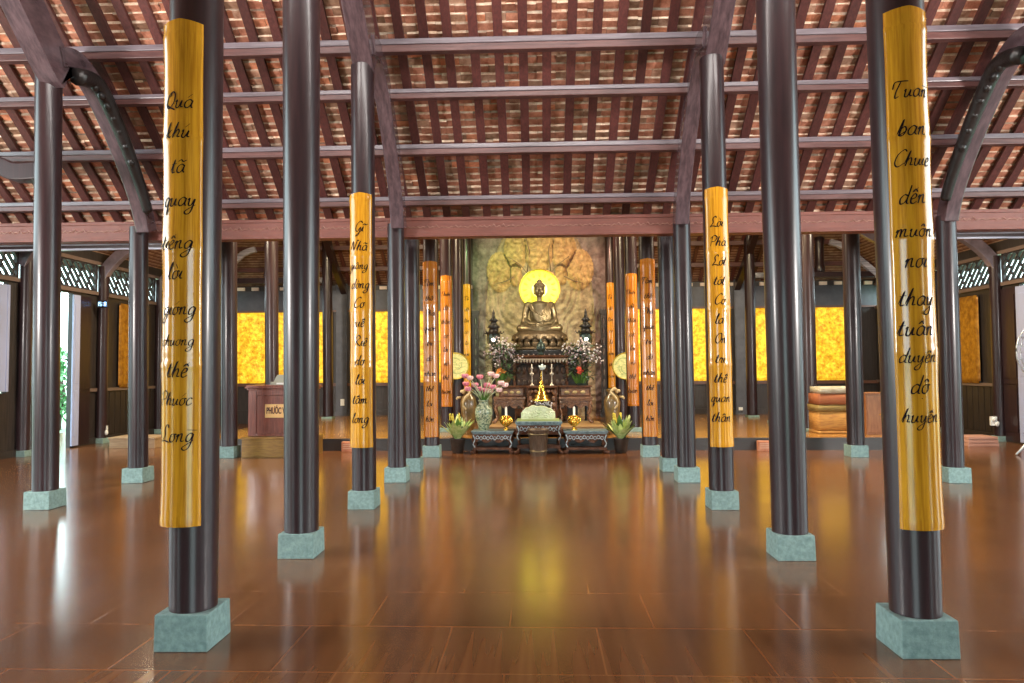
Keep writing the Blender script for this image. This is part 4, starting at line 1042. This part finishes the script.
# big brown jars
def jar(px, Y, label, dragon):
    t = thing('ceramic_jar', label, 'jar', (ax(px, Y), Y, PZ), 0, 'tall brown ceramic jars')
    t.scale = (.86, .86, 1)
    b = MB(); b.lathe([(.11, 0), (.12, .03), (.14, .2), (.19, .5), (.205, .68), (.17, .80), (.10, .86), (.09, .90), (.14, .94), (.15, .96), (.12, .97), (.06, .9)], 28, caps=False); b.build('body', CER_B, t)
    b = MB(); s = 1 if dragon else -1
    b.tube(catmull([(s*.12, -.05, .9), (s*.05, -.16, .98), (-s*.05, -.2, .9), (s*.06, -.22, .8), (s*.12, -.2, .66), (s*.04, -.2, .55)], 5), lambda q: .04-.02*q, 8); b.ell((s*.14, -.05, .93), (.07, .045, .04), 10, 6)
    b.tube([(s*.18, -.04, .80), (s*.27, -.04, .80), (s*.30, -.04, .76)], .025, 8)
    b.build('dragon_handle', mat('pale_ochre_glaze', (.50, .38, .2), .4) if 'pale_ochre_glaze' not in bpy.data.materials else bpy.data.materials['pale_ochre_glaze'], t)
jar(468.5, 15.15, 'tall brown ceramic jar behind the lotus vase, left of the altar', False); jar(612, 15.15, 'tall brown ceramic jar with a pale dragon, right of the altar', True)
# potted lilies
def lily(px, Y, label, seed):
    t = thing('potted_lily', label, 'potted plant', (ax(px, Y), Y, 0), 0, 'potted pale-leaved lilies')
    b = MB(); b.lathe([(.09, .0), (.11, .02), (.155, .27), (.165, .29), (.145, .29), (.13, .25), (0, .25)], 20); b.build('pot', POT, t)
    for k in range(3):
        a = 2*PI*k/3+.5; b = MB(); b.tube([(.07*math.cos(a), .07*math.sin(a), .03), (.11*math.cos(a), .11*math.sin(a), -.0)], .015, 6); b.build('foot', POT, t)
    rr = random.Random(seed); b = MB(); b2 = MB()
    for k in range(40):
        a = rr.uniform(0, 2*PI); q = rr.uniform(.05, .8)
        (b if k % 4 else b2).leaf((.03*math.cos(a), .03*math.sin(a), .26), (math.cos(a)*q, math.sin(a)*q, 1), rr.uniform(.38, .62), .125, rr.uniform(.1, .35), 6)
    b.build('pale_leaves', LEAFL, t); b2.build('green_leaves', LEAF, t)
    b = MB()
    for k in range(4):
        a = rr.uniform(0, 2*PI); x, y = .15*math.cos(a), .1*math.sin(a); b.tube([(0, 0, .3), (x*.6, y*.6, .6), (x, y, .78)], .01, 5)
        for j in range(3): b.ell((x, y, .66+.045*j), (.018, .018, .025), 6, 5)
    b.build('yellow_spikes', YELLOW, t)
lily(457.5, 13.9, 'pale-leaved lily in a dark pot on the floor, left of the tables', 1)
lily(620.5, 13.9, 'pale-leaved lily in a dark pot on the floor, right of the tables', 2)
# round gilt discs
for px, s in ((455.5, -1), (626, 1)):
    c = at(px, 366, 17.85); t = thing('gilt_disc', 'round pale gilt disc with swirling lines on the %s altar column' % ('left' if s < 0 else 'right'), 'disc', (c.x, 17.9, c.z), 0, 'round gilt discs')
    b = MB(); disc(b, .325, -.03, .02); b.build('plate', DISC, t)
    b = MB(); ring(b, .315, .345, -.04, .02); b.build('rim', RIM, t)
    b = MB(); rr = random.Random(s)
    for k in range(9):
        a = rr.uniform(0, 6.28); r_ = rr.uniform(.03, .2); b.tube([((r_+.02*j)*math.cos(a+j*.4), -.034, (r_+.02*j)*math.sin(a+j*.4)) for j in range(5)], .006, 5)
    b.build('swirls', mat('swirl_green', (.3, .42, .15), .5) if s < 0 else bpy.data.materials['swirl_green'], t)
    b = MB(); b.tube([(0, .02, 0), (0, .1, 0)], .03, 8); b.build('mount', BLACKW, t)
# flower arrangements on the drawer boxes
def arrangement(px, label, seed, accent, accm, cx_, cy_):
    X = ax(px, 15.7); t = thing('flower_arrangement', label, 'flowers', (X, 15.7, 1.282)); rr = random.Random(seed)
    b = MB(); b.lathe([(.10, 0), (.11, .02), (.17, .12), (.18, .2), (.15, .21), (.1, .16)], 22); b.build('bowl', CER_B if seed == 1 else BRONZG, t)
    br = MB(); fl = MB(); fd = MB(); lf = MB(); lg = MB()
    for k in range(60):
        a = rr.uniform(0, 2*PI); q = rr.uniform(.1, 1); tip = Vector((math.cos(a)*q*.42, math.sin(a)*q*.25, .22+rr.uniform(.45, .86)*(1.05-.35*q)))
        br.tube([(0, 0, .15), tuple(tip*.5+Vector((0, 0, .1))), tuple(tip)], .004, 4)
        for j in range(5):
            o = tip+Vector((rr.gauss(0, .05), rr.gauss(0, .05), rr.gauss(0, .055))); (fl if rr.random() < .6 else fd).ell(o, (.021, .021, .019), 5, 4)
    for k in range(420):
        a = rr.uniform(0, 2*PI); z = rr.uniform(.15, .95); q = rr.uniform(.02, .36); lf.leaf((q*math.cos(a), q*math.sin(a)*.7, z), (math.cos(a), math.sin(a), rr.uniform(-.4, .8)), rr.uniform(.08, .2), .05, .3, 3)
    for k in range(40):
        a = rr.uniform(0, 2*PI); q = rr.uniform(0, .12); lg.leaf((cx_+q*math.cos(a), -.12+q*math.sin(a), .05), (math.cos(a)*.4, math.sin(a)*.4-.1, 1), rr.uniform(.16, .34), .045, .15, 4)
    br.build('twigs', mat('twig', (.2, .15, .12), .7) if seed == 1 else bpy.data.materials['twig'], t); fl.build('pale_blossoms', WHITEF, t); fd.build('mauve_blossoms', mat('mauve', (.42, .30, .34), .6) if seed == 1 else bpy.data.materials['mauve'], t)
    lf.build('dark_foliage', LEAFD, t); lg.build('green_leaves', LEAF, t)
    for k in range(accent):
        b = MB(); q = Vector((cx_+rr.gauss(0, .07), -.2+rr.gauss(0, .02), cy_+rr.gauss(0, .035)))
        for j in range(6): a = 2*PI*j/6; b.ell((q.x+.03*math.cos(a), q.y, q.z+.03*math.sin(a)), (.03, .012, .016), 7, 5, Matrix.Rotation(-a, 3, 'Y'))
        b.build('bright_flower', accm, t)
arrangement(503, 'spray of whitish twigs with orange flowers, on the left drawer box', 1, 9, ORANGE, -.05, .30)
arrangement(582, 'spray of pinkish twigs with one red flower group, on the right drawer box', 2, 4, RED, -.05, .36)
# black pagoda lanterns on stands
def lantern(px, s):
    Y = 17.2; c = ax(px, Y); t = thing('pagoda_lantern', 'black tiered lantern with a glowing bulb, %s of the statue' % ('left' if s < 0 else 'right'), 'lantern', (c, Y, PZ), 0, 'black pagoda lanterns')
    z = 1.65+(369-345)/700*Y-PZ
    b = MB(); b.lathe([(.2, 0), (.2, .05), (.08, .1), (.045, .2), (.045, z-.15), (.1, z-.08), (.07, z)], 16); b.build('stand', BLACKW, t)
    b = MB(); b.lathe([(.07, z), (.13, z+.04), (.15, z+.2), (.13, z+.28)], 8)
    b.build('lamp_body', BRONZG, t)
    b = MB(); b.lathe([(.20, z+.28), (.13, z+.34), (.11, z+.42), (.17, z+.44), (.09, z+.52), (.07, z+.58), (.13, z+.60), (.05, z+.68), (.03, z+.76), (.035, z+.8), (0, z+.9)], 8); 
    for k in range(8):
        a = 2*PI*k/8; b.tube([(.17*math.cos(a), .17*math.sin(a), z+.29), (.23*math.cos(a), .23*math.sin(a), z+.30), (.25*math.cos(a), .25*math.sin(a), z+.35)], .012, 5)
    b.build('tiered_roof', BLACKW, t)
    b = MB(); b.ell((0, -.14, z+.13), (.045, .045, .045), 12, 8); b.build('bulb', BULB, t)
    for k in range(6): b = MB(); a = 2*PI*k/6+.5; b.tube([(.155*math.cos(a), .155*math.sin(a), z+.03), (.17*math.cos(a), .17*math.sin(a), z+.28)], .009, 5); b.build('cage_bar', BLACKW, t)
lantern(494, -1); lantern(586.5, 1)

# ------------------------------------------------------------------ lectern and step
YL = 13.35
t = thing('wooden_step', 'ochre wooden step box under the cherry lectern', 'step', (ax(276, 13.15), 13.55, 0))
w = ax(276, 13.15)-ax(242, 13.15); b = MB(); b.box(-w, w, -.4, .4, 0, .35); b.box(-w-.015, w+.015, -.415, .4, .35, .385); b.build('box', OCHRE, t, bevel=.006)
b = MB()
for k in range(12): b.box(-w+.05+k*w/6, -w+.05+k*w/6+.12, -.412, -.4, .02, .04)
b.build('base_moulding', OCHRE, t)
t = thing('lectern', 'cherry wood lectern with a gold name plate, behind the second left column', 'lectern', (ax(279, YL), YL+.28, .387))
w = (ax(279, YL)-ax(248, YL)); h = 1.37-.387
b = MB(); b.box(-w, w, -.25, .25, 0, h-.06); b.build('body', CHERRY, t, bevel=.006)
b = MB(); b.box(-w-.06, w+.06, -.31, .31, h-.06, h-.03); b.box(-w-.03, w+.03, -.28, .28, h-.09, h-.06); b.box(-w-.04, w+.04, -.29, .29, h-.03, h); b.build('top', CHERRY, t, bevel=.006)
b = MB()
for (x0, x1, z0, z1) in ((-w, -w+.16, 0, h-.09), (w-.16, w, 0, h-.09), (-w+.16, w-.16, 0, .06), (-w+.16, w-.16, h-.2, h-.09)): b.box(x0, x1, -.275, -.25, z0, z1)
b.build('panel_frame', CHERRY, t, bevel=.008)
px0, px1 = ax(259, YL-.28)-ax(279, YL), ax(288, YL-.28)-ax(279, YL)
zc = at(270, 411, YL).z-.387
b = MB(); b.box(px0, px1, -.268, -.25, zc-.13, zc+.13); sp = b.build('name_plate', PLATEM, t, bevel=.004)
cu = bpy.data.curves.new('plate_text', 'FONT'); cu.body = 'PHƯỚC VIÊN'; cu.size = .17; cu.align_x = 'CENTER'; cu.align_y = 'CENTER'; cu.extrude = .004; cu.offset = .004
to = bpy.data.objects.new('tmp_text', cu); COL.objects.link(to); dg = bpy.context.evaluated_depsgraph_get()
me = bpy.data.meshes.new_from_object(to.evaluated_get(dg)); bpy.data.objects.remove(to)
xsz = max(v.co.x for v in me.vertices)-min(v.co.x for v in me.vertices)
me.materials.clear(); me.materials.append(mat('dark_letters', (.10, .03, .015), .5))
lt = bpy.data.objects.new('lettering', me); COL.objects.link(lt); lt.parent = sp; k = (px1-px0)*.88/xsz
lt.rotation_euler = (PI/2, 0, 0); lt.scale = (k, 1, 1); lt.location = ((px0+px1)/2, -.272, zc)
t = thing('desk_light_box', 'grey metal box device resting on top of the lectern', 'device', (ax(284, YL), YL+.2, 1.37))
b = MB(); b.box(-.30, .30, -.12, .12, 0, .06); b.box(-.25, .25, -.1, .1, .06, .20, (.06, .03)); b.build('case', GREYM, t, bevel=.008)
b = MB(); b.box(-.18, .1, -.124, -.12, .015, .045); b.build('pale_strip', WHITEP, t)

# small wooden signs, mats, cabinets, trays
for px, nm in ((348, 'left'), (764, 'right')):
    t = thing('floor_sign', 'small reddish wooden notice block against the platform step, %s of the altar' % nm, 'sign', (ax(px, 14.1), 14.15, 0), 0, 'small notice blocks')
    b = MB(); b.box(-.13, .13, -.06, .06, 0, .2); b.build('block', SIGNR, t, bevel=.006)
    b = MB()
    for z in (.06, .10, .14): b.box(-.1, .1, -.064, -.06, z, z+.012)
    b.build('lettering_lines', mat('cream_lines', (.7, .5, .36), .5) if px == 348 else bpy.data.materials['cream_lines'], t)
YM = 15.1; xm0, xm1 = ax(818, YM), ax(862, YM); zz = PZ
spec = [('low golden plank box at the bottom of the folded mat stack', CLOTHY, .06, 0, .02), ('thick golden folded mat, second from the bottom of the stack', CLOTHY, .42, .02, .04),
        ('thin olive folded mat in the middle of the stack', CLOTHO, .14, .0, .03), ('dark red folded mat near the top of the stack', CLOTHR, .24, .02, .05), ('rumpled whitish folded cloth on top of the mat stack', CLOTHW, .15, .05, .07)]
for lab, m, h, ins, bl in spec:
    b = MB(); w = (xm1-xm0)/2-ins; nx = 20; vs = []; rr = random.Random(int(h*100))
    prof = [(-.3, 0), (-.34, h*.25), (-.34, h*.7), (-.3, h*.96), (.3, h*.96), (.3, 0)]
    for i in range(nx+1):
        x = -w+2*w*i/nx; k = .02*noise.noise(Vector((x*3, h*9, 0))) if h > .1 else 0
        for y, z in prof: vs.append((x, y+k, z+(k*1.2 if z > 0 and z < h*.99 and y < 0 else 0)*(z/h)))
    n = len(prof); fs = [(i*n+j, (i+1)*n+j, (i+1)*n+(j+1) % n, i*n+(j+1) % n) for i in range(nx) for j in range(n)]
    fs += [tuple(range(n)), tuple(reversed([nx*n+j for j in range(n)]))]
    b.add(vs, fs, True); tag(b.build('folded_mat', m, loc=((xm0+xm1)/2, YM+.35, zz)), lab, 'folded mat', 'stack of folded mats')
    zz += h*.985
t = thing('wooden_cabinet', 'plain orange-brown cabinet on the platform right of the folded mats', 'cabinet', (ax(880, 14.9), 15.1, PZ))
b = MB(); b.box(-.32, .32, -.25, .25, 0, .84); b.box(-.34, .34, -.27, .27, .84, .87); b.build('body', mat('orange_brown', (.30, .12, .04), .45, color2=(.2, .07, .02), vscale=5, stretch=(6, 6, 1)), t, bevel=.006)
for s in (-1, 1):
    b = MB(); b.box(s*.155-.14, s*.155+.14, -.262, -.25, .05, .8); d = b.build('door', bpy.data.materials['orange_brown'], t, bevel=.005)
    b = MB(); b.ell((s*.04, -.275, .42), (.014, .014, .014), 8, 6); b.build('knob', GOLD, d)
p = at(128, 445, 15.0)
t = thing('low_bench_box', 'low pale wooden platform box by the left wall, beyond the open door', 'bench', (ax(134, 14.9), 14.9, 0))
b = MB(); b.box(-.5, .5, -.05, .6, 0, .19); b.build('box', PALEW, t, bevel=.006); b = MB(); b.box(-.52, .52, -.07, .62, .19, .23); b.build('top', PALEW, t, bevel=.006)
X = ax(974, 15.2)
for k in range(3):
    b = MB(); b.box(-.33+.01*k, .30-.012*k, -.2, .3, 0, .06); b.box(-.29+.01*k, .26-.012*k, -.21, -.2, .02, .04)
    tag(b.build('wooden_tray', PINKW, loc=(X, 15.1, .0+k*.068), bevel=.008), 'flat pinkish wooden tray by the right wall, %s of the stack' % ('bottom', 'middle', 'top')[k], 'tray', 'stacked trays')
# standing fan at the right edge
fx = ax(1047, 13.6, 352); fc = at(1047, 352, 13.6)
t = thing('standing_fan', 'large wire-caged standing fan cut by the right edge of the photo', 'fan', (fc.x, 13.6, 0))
b = MB(); zc = fc.z
for q in (.62, .55, .45, .35, .25, .15):
    seg = 40; b.tube([(q*math.cos(2*PI*k/seg), -.08-(.62-q)*.12, zc+q*math.sin(2*PI*k/seg)) for k in range(seg+1)], .007 if q < .6 else .014, 5)
for k in range(24): a = 2*PI*k/24; b.tube([(.1*math.cos(a), -.15, zc+.1*math.sin(a)), (.4*math.cos(a), -.13, zc+.4*math.sin(a)), (.62*math.cos(a), -.07, zc+.62*math.sin(a)), (.4*math.cos(a), .06, zc+.4*math.sin(a))], .005, 4)
b.build('wire_cage', STEEL, t)
for k in range(3):
    b = MB(); a = 2*PI*k/3; M = Matrix.Rotation(a, 4, 'Y'); b.M = Matrix.Translation((0, 0, zc)) @ M
    b.add([(.05, -.03, -.05), (.5, -.05, -.14), (.53, .0, .06), (.05, .03, .07), (.05, -.02, -.05), (.5, -.04, -.14), (.53, .01, .06), (.05, .04, .07)], [(0, 1, 2, 3), (7, 6, 5, 4), (0, 4, 5, 1), (1, 5, 6, 2), (2, 6, 7, 3)], True); b.build('blade', STEEL, t)
b = MB(); b.lathe([(.1, -.1), (.12, 0), (.1, .12)], 16); m_h = b.build('motor', BLK, t); m_h.location = (0, .05, zc)
b = MB(); b.tube([(0, .08, .55), (0, .08, zc)], .025, 8); b.build('pole', STEEL, t)
for a in (PI*1.05, -.1, PI*.5): b = MB(); b.tube([(0, .08, .6), (.78*math.cos(a), .08-.6*math.sin(a)*0-.3*abs(math.cos(a)) if a != PI*.5 else .6, .015)], .02, 8); b.build('leg', STEEL, t)

# garden outside the left door
rr = random.Random(11)
t = thing('garden_tree', 'green leafy tree outside, seen through the open left door', 'tree', (-16.2, 23.0, -.3))
b = MB(); b.tube([(0, 0, 0), (.1, .1, 1.2), (0, 0, 2.4)], lambda q: .14-.07*q, 8); b.build('trunk', mat('bark', (.1, .07, .05), .8), t)
b = MB()
for k in range(1800):
    v = Vector((rr.gauss(0, 1), rr.gauss(0, 1), rr.gauss(0, 1))).normalized()*rr.uniform(.5, 1); p = Vector((v.x*1.6, v.y*1.6, 1.5+v.z*1.15))
    b.leaf(p, (v.x, v.y, rr.uniform(-.3, .7)), rr.uniform(.15, .32), .1, .3, 2)
b.build('foliage', TREEL, t)

# ------------------------------------------------------------------ light
w = bpy.data.worlds.new('daylight'); S.world = w; w.use_nodes = True; nt = w.node_tree; bg = nt.nodes['Background']
bg.inputs['Color'].default_value = (.72, .94, .98, 1); bg.inputs['Strength'].default_value = 6.0
def area(name, loc, target, size, power, color, sy=None):
    l = bpy.data.lights.new(name, 'AREA'); l.energy = power; l.color = color; l.size = size
    if sy: l.shape = 'RECTANGLE'; l.size_y = sy
    o = bpy.data.objects.new(name, l); COL.objects.link(o); o.location = loc
    o.rotation_euler = (Vector(target)-Vector(loc)).to_track_quat('-Z', 'Y').to_euler(); return o
def spot(name, loc, target, power, color, ang=50, r=.08):
    l = bpy.data.lights.new(name, 'SPOT'); l.energy = power; l.color = color; l.spot_size = R_(ang); l.spot_blend = .6; l.shadow_soft_size = r
    o = bpy.data.objects.new(name, l); COL.objects.link(o); o.location = loc
    o.rotation_euler = (Vector(target)-Vector(loc)).to_track_quat('-Z', 'Y').to_euler(); return o
spot('altar_spot_left', (-1.5, 17.2, 5.6), (-.9, 20.9, 3.2), 300, (.50, .95, .34), 75)
spot('altar_spot_right', (1.5, 17.2, 5.6), (.9, 20.9, 3.2), 380, (1.0, .50, .36), 75)
spot('altar_spot_top', (0, 18.6, 7.4), (0, 20.8, 5.2), 260, (1.0, .83, .5), 80)
spot('altar_spot_statue', (.6, 14.4, 4.9), (0, 18.2, 3.0), 750, (1.0, .93, .78), 40)
spot('altar_spot_tables', (0, 12.2, 5.0), (0, 14.8, .8), 300, (1.0, .95, .82), 60)
for s in (-1, 1): area('rear_hall_fill', (s*4.0, 14.2, 5.9), (s*4.0, 15.5, 0), 1.2, 420, (1.0, .80, .50))  # unseen warm fill, added to brighten the rear hall
area('roof_fill', (0, 4.4, 7.0), (0, 10.6, 4.2), 10.0, 400, (1.0, .93, .88), .5)  # unseen fill strip, added to brighten the roof underside
for s in (-1, 1): area('roof_fill', (s*9.5, 3.0, 3.0), (s*2.6, 9.3, 5.3), 1.6, 540, (1.0, .93, .88), 1.0)  # added fill from both sides for the roof, out of view
for s in (-1, 1): area('rear_hall_fill', (s*7.6, 14.5, 5.0), (s*7.6, 15.5, 0), .8, 110, (1.0, .85, .62))  # weaker added fill for the outer bays of the rear hall

S.view_settings.view_transform = 'Standard'; S.view_settings.look = 'None'; S.view_settings.gamma = 1; S.view_settings.use_curve_mapping = False
S.view_settings.exposure = .48
